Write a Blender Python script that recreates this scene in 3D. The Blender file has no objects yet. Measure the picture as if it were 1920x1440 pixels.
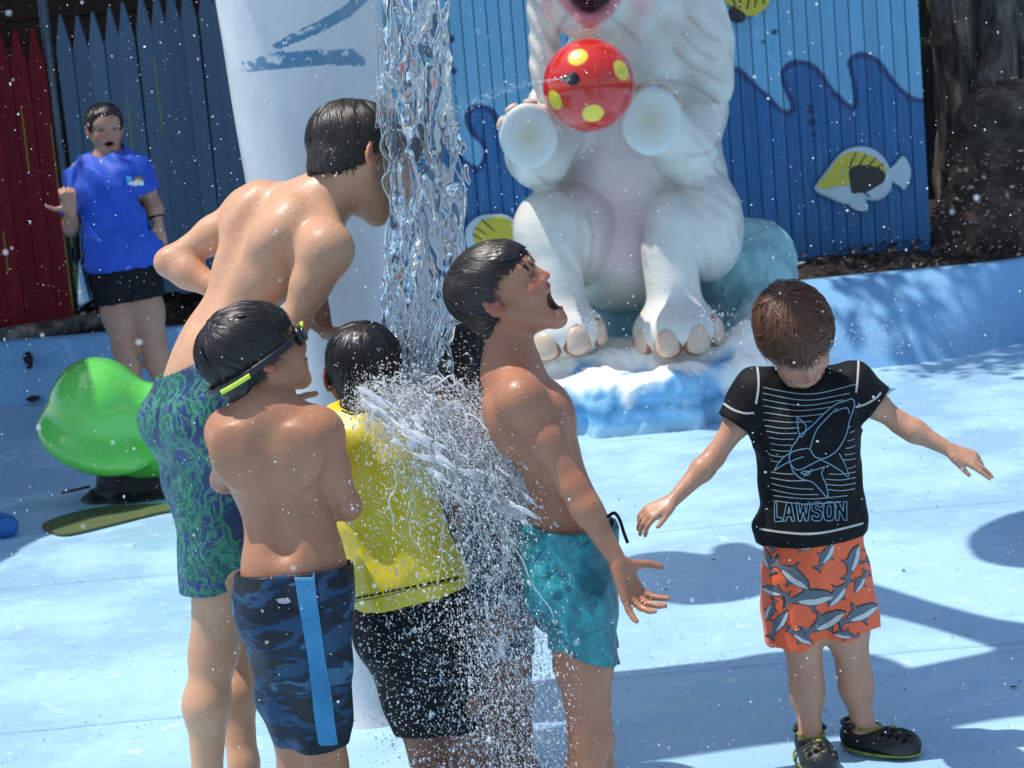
import bpy, math, random
import numpy as np
from mathutils import Vector, Matrix
from mathutils.bvhtree import BVHTree
from mathutils.geometry import delaunay_2d_cdt
random.seed(7); rng = np.random.default_rng(11)
SC = bpy.context.scene
COL = SC.collection
A = np.array
# ------------------------------------------------------------------ camera, light, exposure
FOC = 3733.0                      # focal length in pixels of the 1920 px wide photograph
PITCH = math.radians(8.9); ROLL = math.radians(5.0); EYE = A([0, 0, 1.62])
CF = A([0, math.cos(PITCH), -math.sin(PITCH)]); _r0 = A([1, 0, 0.]); _u0 = A([0, math.sin(PITCH), math.cos(PITCH)])
CR = _r0*math.cos(ROLL) - _u0*math.sin(ROLL); CU = _r0*math.sin(ROLL) + _u0*math.cos(ROLL)
cam_d = bpy.data.cameras.new('camera'); cam = bpy.data.objects.new('camera', cam_d); COL.objects.link(cam)
cam_d.sensor_width = 36; cam_d.lens = 36*FOC/1920; cam_d.clip_end = 500; cam_d.clip_start = .05
cam.matrix_world = Matrix([[CR[i], CU[i], -CF[i], EYE[i]] for i in range(3)] + [[0, 0, 0, 1]])
cam_d.dof.use_dof = True; cam_d.dof.focus_distance = 4.15; cam_d.dof.aperture_fstop = 10.0
SC.camera = cam
SUN = A([-.34, .02, .94]); SUN /= np.linalg.norm(SUN)       # towards the sun
world = bpy.data.worlds.new('World'); SC.world = world; world.use_nodes = True
_n = world.node_tree; _bg = _n.nodes['Background']; _sky = _n.nodes.new('ShaderNodeTexSky'); _sky.sky_type = 'NISHITA'
_sky.sun_disc = False; _sky.sun_elevation = math.asin(SUN[2]); _sky.sun_rotation = math.atan2(SUN[0], SUN[1])
_sky.air_density = 1.0; _sky.dust_density = 1.0; _sky.ozone_density = 1.0
_n.links.new(_sky.outputs[0], _bg.inputs[0]); _bg.inputs[1].default_value = 0.14
sl = bpy.data.lights.new('sun', 'SUN'); sl.energy = 3.6; sl.angle = math.radians(.53); sl.color = (1, .955, .89)
so = bpy.data.objects.new('sun', sl); COL.objects.link(so)
so.rotation_euler = Vector(SUN).to_track_quat('Z', 'Y').to_euler(); so.location = (0, 0, 20)
SC.view_settings.view_transform = 'Standard'; SC.view_settings.look = 'None'; SC.view_settings.gamma = 1; SC.view_settings.use_curve_mapping = False
SC.view_settings.exposure = 0.33
SC.render.engine = 'CYCLES'; SC.cycles.use_denoising = True
SC.cycles.transparent_max_bounces = 24; SC.cycles.max_bounces = 12; SC.cycles.transmission_bounces = 10; SC.cycles.glossy_bounces = 4; SC.cycles.diffuse_bounces = 4
SC.cycles.caustics_reflective = False; SC.cycles.caustics_refractive = False
SC.cycles.sample_clamp_indirect = 6

def ray(x, y): return CF + CR*(x-960)/FOC - CU*(y-720)/FOC
def at(x, y, Y): d = ray(x, y); return EYE + d*(Y/d[1])
def G(x, y, z=0.): d = ray(x, y); return EYE + d*((z-EYE[2])/d[2])
def proj(P):
    d = np.asarray(P) - EYE; w = d@CF
    return np.stack([960+FOC*(d@CR)/w, 720-FOC*(d@CU)/w], -1)
def nrm(v): v = np.asarray(v, float); return v/(np.linalg.norm(v)+1e-12)

# ------------------------------------------------------------------ objects
def tag(o, label=None, cat=None, group=None, kind=None):
    for k, v in (('label', label), ('category', cat), ('group', group), ('kind', kind)):
        if v: o[k] = v
    return o
def empty(name, loc, label=None, cat=None, group=None):
    o = bpy.data.objects.new(name, None); COL.objects.link(o); o.location = tuple(float(v) for v in loc); o.empty_display_size = .1
    return tag(o, label, cat, group)
def base_of(o):
    v = A([0, 0, 0.])
    while o is not None: v = v + A(o.location); o = o.parent
    return v
def meshdata(name, V, F, mat=None, smooth=True, col=None, F2=None):
    """F: (n,k) faces (all quads or all tris) ; F2: optional second block"""
    me = bpy.data.meshes.new(name); V = np.asarray(V, np.float32)
    me.vertices.add(len(V)); me.vertices.foreach_set('co', V.ravel())
    blocks = [np.asarray(f, np.int32) for f in (F, F2) if f is not None and len(f)]
    loops = np.concatenate([b.ravel() for b in blocks]); sizes = np.concatenate([np.full(len(b), b.shape[1]) for b in blocks])
    me.loops.add(len(loops)); me.loops.foreach_set('vertex_index', loops)
    me.polygons.add(len(sizes)); st = np.concatenate([[0], np.cumsum(sizes)[:-1]]).astype(np.int32)
    me.polygons.foreach_set('loop_start', st); me.polygons.foreach_set('loop_total', sizes.astype(np.int32))
    me.polygons.foreach_set('use_smooth', np.full(len(sizes), smooth))
    me.update(calc_edges=True)
    if col is not None:
        a = me.color_attributes.new('tint', 'FLOAT_COLOR', 'POINT'); c = np.ones((len(V), 4), np.float32); c[:, :3] = col
        a.data.foreach_set('color', c.ravel())
    if mat: me.materials.append(mat)
    return me
def mk(name, V, F, mat, parent=None, smooth=True, col=None, F2=None):
    V = np.asarray(V, float)
    if parent is not None: V = V - base_of(parent)
    o = bpy.data.objects.new(name, meshdata(name, V, F, mat, smooth, col, F2)); COL.objects.link(o)
    if parent is not None: o.parent = parent
    return o
def inst(name, me, loc, parent=None, rz=0, scale=None, rot=None):
    o = bpy.data.objects.new(name, me); COL.objects.link(o)
    loc = np.asarray(loc, float)
    if parent is not None: o.parent = parent; loc = loc - base_of(parent)
    o.location = tuple(loc); o.rotation_euler = rot if rot is not None else (0, 0, rz)
    if scale is not None: o.scale = scale
    return o
class MB:
    """collects polygons of any size"""
    def __init__(s): s.V = []; s.F = []; s.n = 0
    def add(s, V, F):
        V = np.asarray(V, float); s.V.append(V); s.F += [[int(i)+s.n for i in f] for f in F]; s.n += len(V)
    def box(s, c, sz, R=None, bev=0.0):
        c = A(c, float); h = A(sz, float)/2
        if bev > 0:
            V = []; idx = {}
            for ax in range(3):
                for q in range(8):
                    sg = A([1 if q & 1 else -1, 1 if q & 2 else -1, 1 if q & 4 else -1]); p = sg*(h-bev); p[ax] = sg[ax]*h[ax]
                    idx[(ax, q)] = len(V); V.append(p)
            F = []
            for ax in range(3):
                a, b = [i for i in range(3) if i != ax]
                for sg in (0, 1):
                    qs = [(sg << ax) | (i << a) | (j << b) for i, j in ((0, 0), (1, 0), (1, 1), (0, 1))]
                    f = [idx[(ax, q)] for q in qs]
                    F.append(f if (sg == 1) == (ax != 1) else f[::-1])
            for ax in range(3):
                a, b = [i for i in range(3) if i != ax]
                for i in (0, 1):
                    for j in (0, 1):
                        q0 = (i << a) | (j << b); q1 = q0 | (1 << ax)
                        F.append([idx[(a, q0)], idx[(a, q1)], idx[(b, q1)], idx[(b, q0)]])
            for q in range(8): F.append([idx[(0, q)], idx[(1, q)], idx[(2, q)]])
            V = A(V)
        else:
            V = A([[x, y, z] for x in (-1, 1) for y in (-1, 1) for z in (-1, 1)])*h
            F = [[0, 1, 3, 2], [4, 6, 7, 5], [0, 4, 5, 1], [2, 3, 7, 6], [0, 2, 6, 4], [1, 5, 7, 3]]
        if R is not None: V = V@np.asarray(R).T
        s.add(V+c, F); return s
    def tube(s, P, r, n=8, caps=True):
        P = np.asarray(P, float); r = np.broadcast_to(r, len(P)); V, F = tube_np(P, r, n); s.add(V, F)
        if caps: s.F.append([int(s.n-len(V)+i) for i in range(n)][::-1]); s.F.append([int(s.n-n+i) for i in range(n)])
        return s
    def build(s, name, mat, parent=None, smooth=False):
        V = np.concatenate(s.V)
        if parent is not None: V = V - base_of(parent)
        me = bpy.data.meshes.new(name); me.from_pydata([tuple(v) for v in V], [], s.F); me.materials.append(mat)
        if smooth: me.polygons.foreach_set('use_smooth', [True]*len(me.polygons))
        import bmesh
        bm = bmesh.new(); bm.from_mesh(me); bmesh.ops.recalc_face_normals(bm, faces=bm.faces[:]); bm.to_mesh(me); bm.free()
        o = bpy.data.objects.new(name, me); COL.objects.link(o)
        if parent is not None: o.parent = parent
        return o
def tube_np(P, r, n=6):
    T = np.gradient(P, axis=0); T /= np.linalg.norm(T, axis=1)[:, None]+1e-9
    ref = A([0, 0, 1.]) if abs(T[0][2]) < .9 else A([1., 0, 0]); U = []
    u = np.cross(T[0], ref); u /= np.linalg.norm(u)
    for t in T:
        u = u - t*(u@t); u /= np.linalg.norm(u)+1e-9; U.append(u)
    U = A(U); W = np.cross(T, U); a = np.linspace(0, 2*np.pi, n, endpoint=False)
    V = P[:, None]+(U[:, None]*np.cos(a)[None, :, None]+W[:, None]*np.sin(a)[None, :, None])*np.asarray(r)[:, None, None]
    i = np.arange(len(P)-1)[:, None]*n; j = np.arange(n)[None]; k = (j+1) % n
    F = np.stack([i+j, i+k, i+n+k, i+n+j], -1).reshape(-1, 4)
    return V.reshape(-1, 3), F

# ------------------------------------------------------------------ materials
def _set(nd, **kw):
    for k, v in kw.items():
        if k in nd.inputs: nd.inputs[k].default_value = v
class Mt:
    def __init__(s, name):
        s.m = bpy.data.materials.new(name); s.m.use_nodes = True; s.t = s.m.node_tree; s.b = s.t.nodes['Principled BSDF']
    def n(s, typ, **kw):
        nd = s.t.nodes.new('ShaderNode'+typ)
        for k, v in kw.items():
            k2 = k.replace('_', ' ')
            if k2 in nd.inputs: nd.inputs[k2].default_value = v
            elif k in nd.inputs: nd.inputs[k].default_value = v
            else: setattr(nd, k, v)
        return nd
    def l(s, a, b): s.t.links.new(a, b)
    def coord(s, scale=(1, 1, 1), out='Object', rot=(0, 0, 0), loc=None):
        c = s.n('TexCoord'); mp = s.n('Mapping'); mp.inputs['Scale'].default_value = scale; mp.inputs['Rotation'].default_value = rot
        s.l(c.outputs[out], mp.inputs['Vector'])
        return mp.outputs[0]
    def noise(s, scale=5, detail=4, rough=.55, vec=None, dist=0, out='Fac'):
        nd = s.n('TexNoise'); _set(nd, Scale=scale, Detail=detail, Roughness=rough, Distortion=dist)
        s.l(vec if vec is not None else s.coord(), nd.inputs['Vector']); return nd.outputs[out]
    def ramp(s, fac, stops, interp='LINEAR'):
        r = s.n('ValToRGB'); cr = r.color_ramp; cr.interpolation = interp
        while len(cr.elements) < len(stops): cr.elements.new(.5)
        for e, (p, c) in zip(cr.elements, stops):
            e.position = p; c = (c, c, c) if isinstance(c, (int, float)) else c; e.color = (*c, 1)
        s.l(fac, r.inputs[0]); return r.outputs[0]
    def mix(s, a, b, fac, mode='MIX'):
        m = s.n('Mix'); m.data_type = 'RGBA'; m.blend_type = mode; m.clamp_factor = True
        for v, i in ((fac, 0), (a, 6), (b, 7)):
            if hasattr(v, 'links'): s.l(v, m.inputs[i])
            elif i == 0: m.inputs[0].default_value = v
            else: m.inputs[i].default_value = (*((v,)*3 if isinstance(v, (int, float)) else v), 1)
        return m.outputs[2]
    def math(s, op, a, b=0.0):
        m = s.n('Math'); m.operation = op
        for v, i in ((a, 0), (b, 1)):
            if hasattr(v, 'links'): s.l(v, m.inputs[i])
            else: m.inputs[i].default_value = v
        return m.outputs[0]
    def attr(s, name='tint'): a = s.n('Attribute'); a.attribute_name = name; return a.outputs['Color']
    def bump(s, h, strength=.3, dist=.01, prev=None):
        b = s.n('Bump'); b.inputs['Strength'].default_value = strength; b.inputs['Distance'].default_value = dist
        s.l(h, b.inputs['Height'])
        if prev is not None: s.l(prev, b.inputs['Normal'])
        return b.outputs[0]
    def done(s, col=None, rough=.5, nor=None, **kw):
        if col is not None:
            if hasattr(col, 'links'): s.l(col, s.b.inputs['Base Color'])
            else: s.b.inputs['Base Color'].default_value = (*col, 1)
        if hasattr(rough, 'links'): s.l(rough, s.b.inputs['Roughness'])
        else: s.b.inputs['Roughness'].default_value = rough
        if nor is not None: s.l(nor, s.b.inputs['Normal'])
        for k, v in kw.items():
            k = k.replace('_', ' ')
            s.b.inputs[k].default_value = v
        return s.m
def simple(name, c, rough=.5, var=.25, scale=8, bump=.1, bscale=60, bdist=.003, **kw):
    m = Mt(name); c = A(c, float)
    col = m.mix(tuple(c*(1-var)), tuple(np.minimum(c*(1+var), 1)), m.noise(scale, 5))
    nor = m.bump(m.noise(bscale, 4), bump, bdist) if bump else None
    return m.done(col, rough, nor, **kw)

# ------------------------------------------------------------------ implicit surfaces
def fr(f, u):
    """frame rows: x right, y forward, z up from forward and approximate up"""
    f = nrm(f); x = nrm(np.cross(f, u)); z = np.cross(x, f); return A([x, f, z])
def axes(z, xref):
    z = nrm(z); x = nrm(A(xref)-z*(A(xref)@z)); return A([x, np.cross(z, x), z])
class Sdf:
    def __init__(s): s.p = []
    def rc(s, a, b, ra, rb=None, k=.02, op='u'):
        s.p.append(('rc', A(a, float), A(b, float), float(ra), float(ra if rb is None else rb), k, op)); return s
    def el(s, c, r, R=None, k=.02, op='u'):
        r = A([r]*3 if np.isscalar(r) else r, float); s.p.append(('el', A(c, float), r, np.eye(3) if R is None else np.asarray(R), k, op)); return s
    def bx(s, c, h, rad, R=None, k=.01, op='u'):
        s.p.append(('bx', A(c, float), A(h, float), np.eye(3) if R is None else np.asarray(R), float(rad), k, op)); return s
    @staticmethod
    def bb(q):
        if q[0] == 'rc': return np.minimum(q[1]-q[3], q[2]-q[4]), np.maximum(q[1]+q[3], q[2]+q[4])
        if q[0] == 'el': e = np.sqrt(((q[3]*q[2][:, None])**2).sum(0)); return q[1]-e, q[1]+e
        e = (np.abs(q[3])*(q[2]+q[4])[:, None]).sum(0); return q[1]-e, q[1]+e
    @staticmethod
    def ev(q, P):
        if q[0] == 'rc':
            a, b, ra, rb = q[1:5]; ba = b-a; L = ba@ba+1e-12
            t = np.clip(((P-a)@ba)/L, 0, 1); return np.sqrt(((P-a-t[..., None]*ba)**2).sum(-1))-(ra+(rb-ra)*t)
        if q[0] == 'el':
            X = (P-q[1])@q[3].T; k0 = np.sqrt(((X/q[2])**2).sum(-1)); k1 = np.sqrt(((X/q[2]**2)**2).sum(-1))+1e-9; return k0*(k0-1)/k1
        X = np.abs((P-q[1])@q[3].T)-q[2]; return np.sqrt((np.maximum(X, 0)**2).sum(-1))+np.minimum(X.max(-1), 0)-q[4]
    def field(s, h, lo=None, hi=None, pad=.02, mar=.02, far=.08):
        if lo is None:
            B = [s.bb(q) for q in s.p if q[-1] == 'u']; lo = np.min([b[0] for b in B], 0)-pad; hi = np.max([b[1] for b in B], 0)+pad
        lo = A(lo, float); n = np.ceil((A(hi)-lo)/h).astype(int)+1
        D = np.full(n, far, np.float32); ax = [lo[i]+h*np.arange(n[i]) for i in range(3)]
        for q in s.p:
            a, b = s.bb(q); k = q[-2]; m = k+mar
            i0 = np.maximum(((a-m-lo)/h).astype(int), 0); i1 = np.minimum(((b+m-lo)/h).astype(int)+2, n)
            if (i1 <= i0).any(): continue
            sl = tuple(slice(i0[i], i1[i]) for i in range(3))
            P = np.stack(np.meshgrid(*[ax[i][sl[i]] for i in range(3)], indexing='ij'), -1)
            d = s.ev(q, P).astype(np.float32); o = D[sl]
            if q[-1] == 'u': hh = np.maximum(k-np.abs(o-d), 0)/k; D[sl] = np.minimum(o, d)-hh*hh*k/4
            else: d = -d; hh = np.maximum(k-np.abs(o-d), 0)/k; D[sl] = np.maximum(o, d)+hh*hh*k/4
        return D, lo, ax
def grid_pts(ax): return np.stack(np.meshgrid(*ax, indexing='ij'), -1)
_C = [(0, 0, 0), (1, 0, 0), (0, 1, 0), (1, 1, 0), (0, 0, 1), (1, 0, 1), (0, 1, 1), (1, 1, 1)]
_E = [(0, 1), (2, 3), (4, 5), (6, 7), (0, 2), (1, 3), (4, 6), (5, 7), (0, 4), (1, 5), (2, 6), (3, 7)]
def nets(D, lo, h):
    S = D < 0
    m = np.zeros(tuple(n-1 for n in D.shape), np.int8)
    for c in _C: m += S[c[0]:S.shape[0]-1+c[0], c[1]:S.shape[1]-1+c[1], c[2]:S.shape[2]-1+c[2]]
    I = np.argwhere((m > 0) & (m < 8)); val = np.stack([D[I[:, 0]+c[0], I[:, 1]+c[1], I[:, 2]+c[2]] for c in _C], 1)
    acc = np.zeros((len(I), 3)); cnt = np.zeros(len(I)); C = A(_C, float)
    for a, b in _E:
        va, vb = val[:, a], val[:, b]; x = (va < 0) != (vb < 0); t = np.where(x, va/np.where(x, va-vb, 1), 0)
        acc += np.where(x[:, None], C[a]+(C[b]-C[a])*t[:, None], 0); cnt += x
    V = lo+h*(I+acc/cnt[:, None]); idx = np.full(m.shape, -1, np.int32); idx[tuple(I.T)] = np.arange(len(I))
    Q = []
    for ax in range(3):
        o = [i for i in range(3) if i != ax]
        sa = [slice(None)]*3; sb = [slice(None)]*3; sa[ax] = slice(0, -1); sb[ax] = slice(1, None)
        for i in o: sa[i] = slice(1, -1); sb[i] = slice(1, -1)
        a, b = S[tuple(sa)], S[tuple(sb)]; K = np.argwhere(a != b); up = a[tuple(K.T)]
        K[:, o[0]] += 1; K[:, o[1]] += 1
        def g(d0, d1): J = K.copy(); J[:, o[0]] -= d0; J[:, o[1]] -= d1; return idx[tuple(J.T)]
        q = np.stack([g(0, 0), g(1, 0), g(1, 1), g(0, 1)], 1)
        flip = up if ax != 1 else ~up
        q[~flip] = q[~flip][:, ::-1]; Q.append(q)
    return V, np.concatenate(Q)
def vnorm(V, F):
    n = np.cross(V[F[:, 2]]-V[F[:, 0]], V[F[:, 3]]-V[F[:, 1]]); N = np.zeros_like(V)
    for i in range(4):
        for j in range(3): N[:, j] += np.bincount(F[:, i], n[:, j], len(V))
    return N/(np.linalg.norm(N, axis=1)[:, None]+1e-12)
def relax(V, F, it=1, w=.5):
    for _ in range(it):
        S = np.zeros_like(V); c = np.zeros(len(V))
        for i in range(4):
            for d in (1, 3):
                j = F[:, (i+d) % 4]; c += np.bincount(F[:, i], minlength=len(V))
                for q in range(3): S[:, q] += np.bincount(F[:, i], V[j, q], len(V))
        V = V+(S/c[:, None]-V)*w
    return V
def vnoise(P, seed=0, oct=3, gain=.5):
    """cheap smooth noise from turned sine waves; about -1..1"""
    r = np.random.default_rng(seed); out = 0; amp = 1; tot = 0; f = 1.0
    P = np.asarray(P)
    for o in range(oct):
        s = 0
        for _ in range(4):
            d = r.normal(size=3); d *= f*(1+.5*r.random())/np.linalg.norm(d)*1.0
            e = r.normal(size=3); e *= .7*f/np.linalg.norm(e)
            s = s+np.sin((P@d)*6.283+r.random()*6.283+1.3*np.sin((P@e)*6.283+r.random()*6.283))
        out = out+amp*s/2.6; tot += amp; amp *= gain; f *= 2
    return out/tot
def blobs(V, base, items):
    """colour regions: items of (centre, radii, frame or None, colour, softness)"""
    c = np.tile(A(base, float), (len(V), 1))
    for ce, r, R, colr, sft in items:
        X = (V-A(ce)); X = X@np.asarray(R).T if R is not None else X
        d = np.sqrt(((X/A(r))**2).sum(1)); w = np.clip((1+sft-d)/(2*sft+1e-6), 0, 1)[:, None]; w = w*w*(3-2*w)
        c = c*(1-w)+A(colr)*w
    return c
def in_poly(X, Y, poly):
    poly = A(poly); r = np.zeros(np.shape(X), bool); n = len(poly)
    for i in range(n):
        x1, y1 = poly[i]; x2, y2 = poly[(i+1) % n]
        c = ((y1 > Y) != (y2 > Y)); xx = (x2-x1)*(Y-y1)/(y2-y1+1e-12)+x1; r ^= c & (X < xx)
    return r
def path_dist(X, Y, path):
    path = A(path); d = np.full(np.shape(X), 1e9)
    for i in range(len(path)-1):
        a, b = path[i], path[i+1]; ba = b-a; t = np.clip(((X-a[0])*ba[0]+(Y-a[1])*ba[1])/(ba@ba+1e-12), 0, 1)
        d = np.minimum(d, np.hypot(X-a[0]-t*ba[0], Y-a[1]-t*ba[1]))
    return d
def spline(P, n=8, closed=False):
    P = A(P, float); N = len(P); out = []
    rgn = range(N if closed else N-1)
    for i in rgn:
        p0, p1, p2, p3 = (P[(i-1) % N], P[i], P[(i+1) % N], P[(i+2) % N]) if closed else (P[max(i-1, 0)], P[i], P[i+1], P[min(i+2, N-1)])
        for t in np.arange(n)/n:
            out.append(.5*((2*p1)+(-p0+p2)*t+(2*p0-5*p1+4*p2-p3)*t*t+(-p0+3*p1-3*p2+p3)*t**3))
    if not closed: out.append(P[-1])
    return A(out)
# ================================================================== setting
# --- pool floor: worn light blue paint over concrete, wet in places
m = Mt('floor_paint'); v = m.coord()
big = m.noise(.9, 5, .6, v); fine = m.noise(9, 6, .6, v)
c = m.mix((.33, .55, .74), (.41, .64, .80), big); c = m.mix(c, (.29, .53, .74), m.ramp(fine, [(.52, 0.), (.75, .7)]))
vs = m.coord((1.2, 9, 1), rot=(0, 0, math.radians(4))); streak = m.noise(3.2, 6, .7, vs)
c = m.mix(c, (.27, .47, .62), m.ramp(streak, [(.52, 0.), (.76, .55)]))
spk = m.noise(55, 3, .7, v); c = m.mix(c, (.10, .15, .16), m.ramp(spk, [(.71, 0.), (.76, .65)]))
chip = m.noise(13, 8, .75, v); c = m.mix(c, (.66, .82, .88), m.ramp(chip, [(.585, 0.), (.64, .65)]))
wet = m.ramp(m.noise(1.3, 5, .65, v), [(.42, .60), (.56, .13)])
nor = m.bump(m.noise(42, 6, .7, v), .5, .006); nor = m.bump(m.noise(150, 4, .6, v), .35, .003, nor)
MAT_FLOOR = m.done(c, wet, nor, Specular_IOR_Level=.5)
def sheet(name, x0, x1, y0, y1, z, mat, n=1):
    xs = np.linspace(x0, x1, n+1); ys = np.linspace(y0, y1, n+1); X, Y = np.meshgrid(xs, ys, indexing='ij')
    V = np.stack([X.ravel(), Y.ravel(), np.full(X.size, z)], 1); i = np.arange(n)[:, None]*(n+1)+np.arange(n)[None]
    F = np.stack([i, i+n+1, i+n+2, i+1], -1).reshape(-1, 4); return mk(name, V, F, mat, smooth=False)
m = Mt('soil'); v = m.coord(); c = m.ramp(m.noise(14, 8, .75, v), [(.3, (.008, .006, .005)), (.55, (.03, .02, .014)), (.7, (.075, .05, .035)), (.8, (.16, .11, .08))])
MAT_SOIL = m.done(c, .95, m.bump(m.noise(30, 6, .7, v), 1, .03))
tag(sheet('ground', -80, 80, -40, 160, -.02, MAT_SOIL), kind='structure')
tag(sheet('pool_floor', -9, 9, -4, 13.5, 0, MAT_FLOOR), kind='structure')
MAT_JOINT = simple('joint_grime', (.16, .30, .40), .8, .3, 30, .2)
for a, b in (((-260, 1128), (2300, 905)), ((-200, 1394), (2200, 1180))):
    a, b = G(*a), G(*b); d = nrm(b-a); nn = A([-d[1], d[0], 0])*.0016; P_ = [a+(b-a)*t_+A([0, .004*math.sin(t_*41), .004]) for t_ in np.linspace(0, 1, 60)]
    o = MB(); o.add([p+nn for p in P_]+[p-nn for p in P_], [[i, i+1, 61+i, 60+i] for i in range(59)]); tag(o.build('floor_joint', MAT_JOINT), kind='structure')
# raised bed behind the pool wall (rough soil)
n = 150; xs = np.linspace(-12, 12, n*2); ys = 9.9+np.linspace(0, 1, 70)**1.6*16
X, Y = np.meshgrid(xs, ys, indexing='ij')
base_pts = A([(-12, 11.5), (-7, 11.3), (-2.9, 11.16), (-1.9, 11.12), (-.5, 11.1), (.5, 10.75), (1.2, 10.0), (1.5, 9.86), (1.84, 9.83), (2.25, 9.95), (2.68, 10.27), (3.4, 10.8), (5, 11.8), (12, 13)])
top_pts = A([(-12, 11.6), (-7, 11.4), (-2.9, 11.27), (-1.9, 11.23), (-.5, 11.22), (.5, 10.95), (1.15, 10.15), (1.4, 10.17), (1.72, 10.2), (2.2, 10.21), (2.71, 10.3), (3.4, 10.9), (5, 11.95), (12, 13.2)])
bp = spline(base_pts, 8); tp = spline(top_pts, 8)
topz = np.interp(tp[:, 0], [-3, -.5, 1, 2], [.345, .35, .41, .42])
Yt = np.interp(xs, tp[:, 0], tp[:, 1])
Ys = Yt[:, None]+.08+(ys-9.9)[None]
Z = np.interp(X, [-3, -.5, 1, 2], [.30, .32, .36, .37])+.035*vnoise(np.stack([X*2, Ys*2, 0*X], -1), 3, 4)+np.clip(Ys-Yt[:, None]-.1, 0, 1)*.14
V = np.stack([X.ravel(), Ys.ravel(), Z.ravel()], 1); r_, c_ = X.shape; i = np.arange(r_-1)[:, None]*c_+np.arange(c_-1)[None]
tag(mk('soil_bed', V, np.stack([i, i+c_, i+c_+1, i+1], -1).reshape(-1, 4), MAT_SOIL), kind='structure')
# pool wall / sloping bank
m = Mt('wall_paint'); v = m.coord(); vs = m.coord((3, 3, .6))
c = m.mix((.16, .36, .62), (.22, .46, .72), m.noise(2.2, 5, .6, v)); c = m.mix(c, (.30, .52, .74), m.ramp(m.noise(3, 6, .7, vs), [(.5, 0.), (.72, .6)]))
c = m.mix(c, (.08, .16, .22), m.ramp(m.noise(24, 5, .7, v), [(.66, 0.), (.74, .8)]))
MAT_WALL = m.done(c, .42, m.bump(m.noise(18, 6, .65, v), .4, .01))
rows = []
for s_ in np.linspace(0, 1, 9):
    w_ = s_*s_*.35+s_*.65; P = bp*(1-w_)+tp*w_; z = topz*(1-(1-s_)**1.15)
    rows.append(np.column_stack([P, z+.004*vnoise(np.column_stack([P*1.5, z*5]), 8, 3)*(0 < s_ < 1)]))
q = tp.copy(); q[:, 1] += .05; rows.append(np.column_stack([q, topz+.008])); q = tp.copy(); q[:, 1] += .15; rows.append(np.column_stack([q, topz]))
q = q.copy(); q[:, 1] += .02; rows.append(np.column_stack([q, topz-.12]))
R_ = A(rows); V = R_.reshape(-1, 3); nr, nc = R_.shape[:2]; i = np.arange(nr-1)[:, None]*nc+np.arange(nc-1)[None]
tag(mk('pool_wall', V, np.stack([i, i+1, i+nc+1, i+nc], -1).reshape(-1, 4), MAT_WALL), 'low blue painted pool wall curving behind the elephant statue', 'wall', kind='structure')
# drain holes with black stains in the left part of the wall
m = simple('black_stain', (.012, .013, .014), .8, .3, 20, .4)
for px, py, w_, h_ in ((53, 676, .035, .10), (62, 748, .06, .03)):
    p = at(px, py, 11.12); o = MB()
    pl = [(math.cos(a)*w_*.5*(1+.3*math.sin(3*a)), math.sin(a)*h_*.5*(1+.2*math.cos(2*a+1))) for a in np.linspace(0, 2*np.pi, 14, endpoint=False)]
    vv = [[p[0]+a, p[1]-.03-.02*(b*0), p[2]+b] for a, b in pl]+[[p[0]+a, p[1]+.05, p[2]+b] for a, b in pl]
    k = len(pl); o.add(vv, [list(range(k))]+[[i, (i+1) % k, k+(i+1) % k, k+i] for i in range(k)])
    tag(o.build('drain_hole', m), 'small black drain opening in the left pool wall, %s one' % ('upper' if py < 700 else 'lower'), 'drain')

# ------------------------------------------------------------------ picket fences
def board_paint(name, c1, c2, stain, rough=.75, spec=.25):
    m = Mt(name); v = m.coord((9, 9, .7)); oi = m.n('ObjectInfo'); vv = m.n('VectorMath', operation='ADD')
    m.l(v, vv.inputs[0]); cx = m.n('CombineXYZ'); m.l(m.math('MULTIPLY', oi.outputs['Random'], 37.), cx.inputs[0]); m.l(cx.outputs[0], vv.inputs[1])
    g = m.noise(3, 6, .6, vv.outputs[0]); c = m.mix(c1, c2, g); c = m.mix(c, stain, m.ramp(m.noise(5, 7, .7, vv.outputs[0]), [(.6, 0.), (.8, .8)]))
    c = m.mix(c, 0.0, m.math('MULTIPLY', oi.outputs['Random'], .28))
    return m.done(c, rough, m.bump(g, .5, .004), Specular_IOR_Level=spec)
MAT_RED = board_paint('red_fence_paint', (.17, .006, .012), (.26, .014, .022), (.05, .01, .01))
MAT_NAVY = board_paint('navy_fence_paint', (.085, .145, .225), (.125, .195, .285), (.05, .06, .07))
MAT_WOODD = simple('dark_wood', (.055, .030, .016), .85, .5, 6, .8, 30, .01)
def picket_mesh(name, w, h, tip, mat, t=.02):
    o = MB(); pr = [(-w/2, 0), (w/2, 0), (w/2, h-tip), (w*.06, h), (-w*.06, h), (-w/2, h-tip)]
    vv = [[x, -t*(1.0 if abs(x) < w*.4 else .55), z] for x, z in pr]+[[x, t, z] for x, z in pr]; k = 6
    o.add(vv, [list(range(k)), list(range(k, 2*k))[::-1]]+[[i, (i+1) % k, k+(i+1) % k, k+i] for i in range(k)])
    ob = o.build(name, mat); me = ob.data; bpy.data.objects.remove(ob); return me
FY = 11.75
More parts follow.
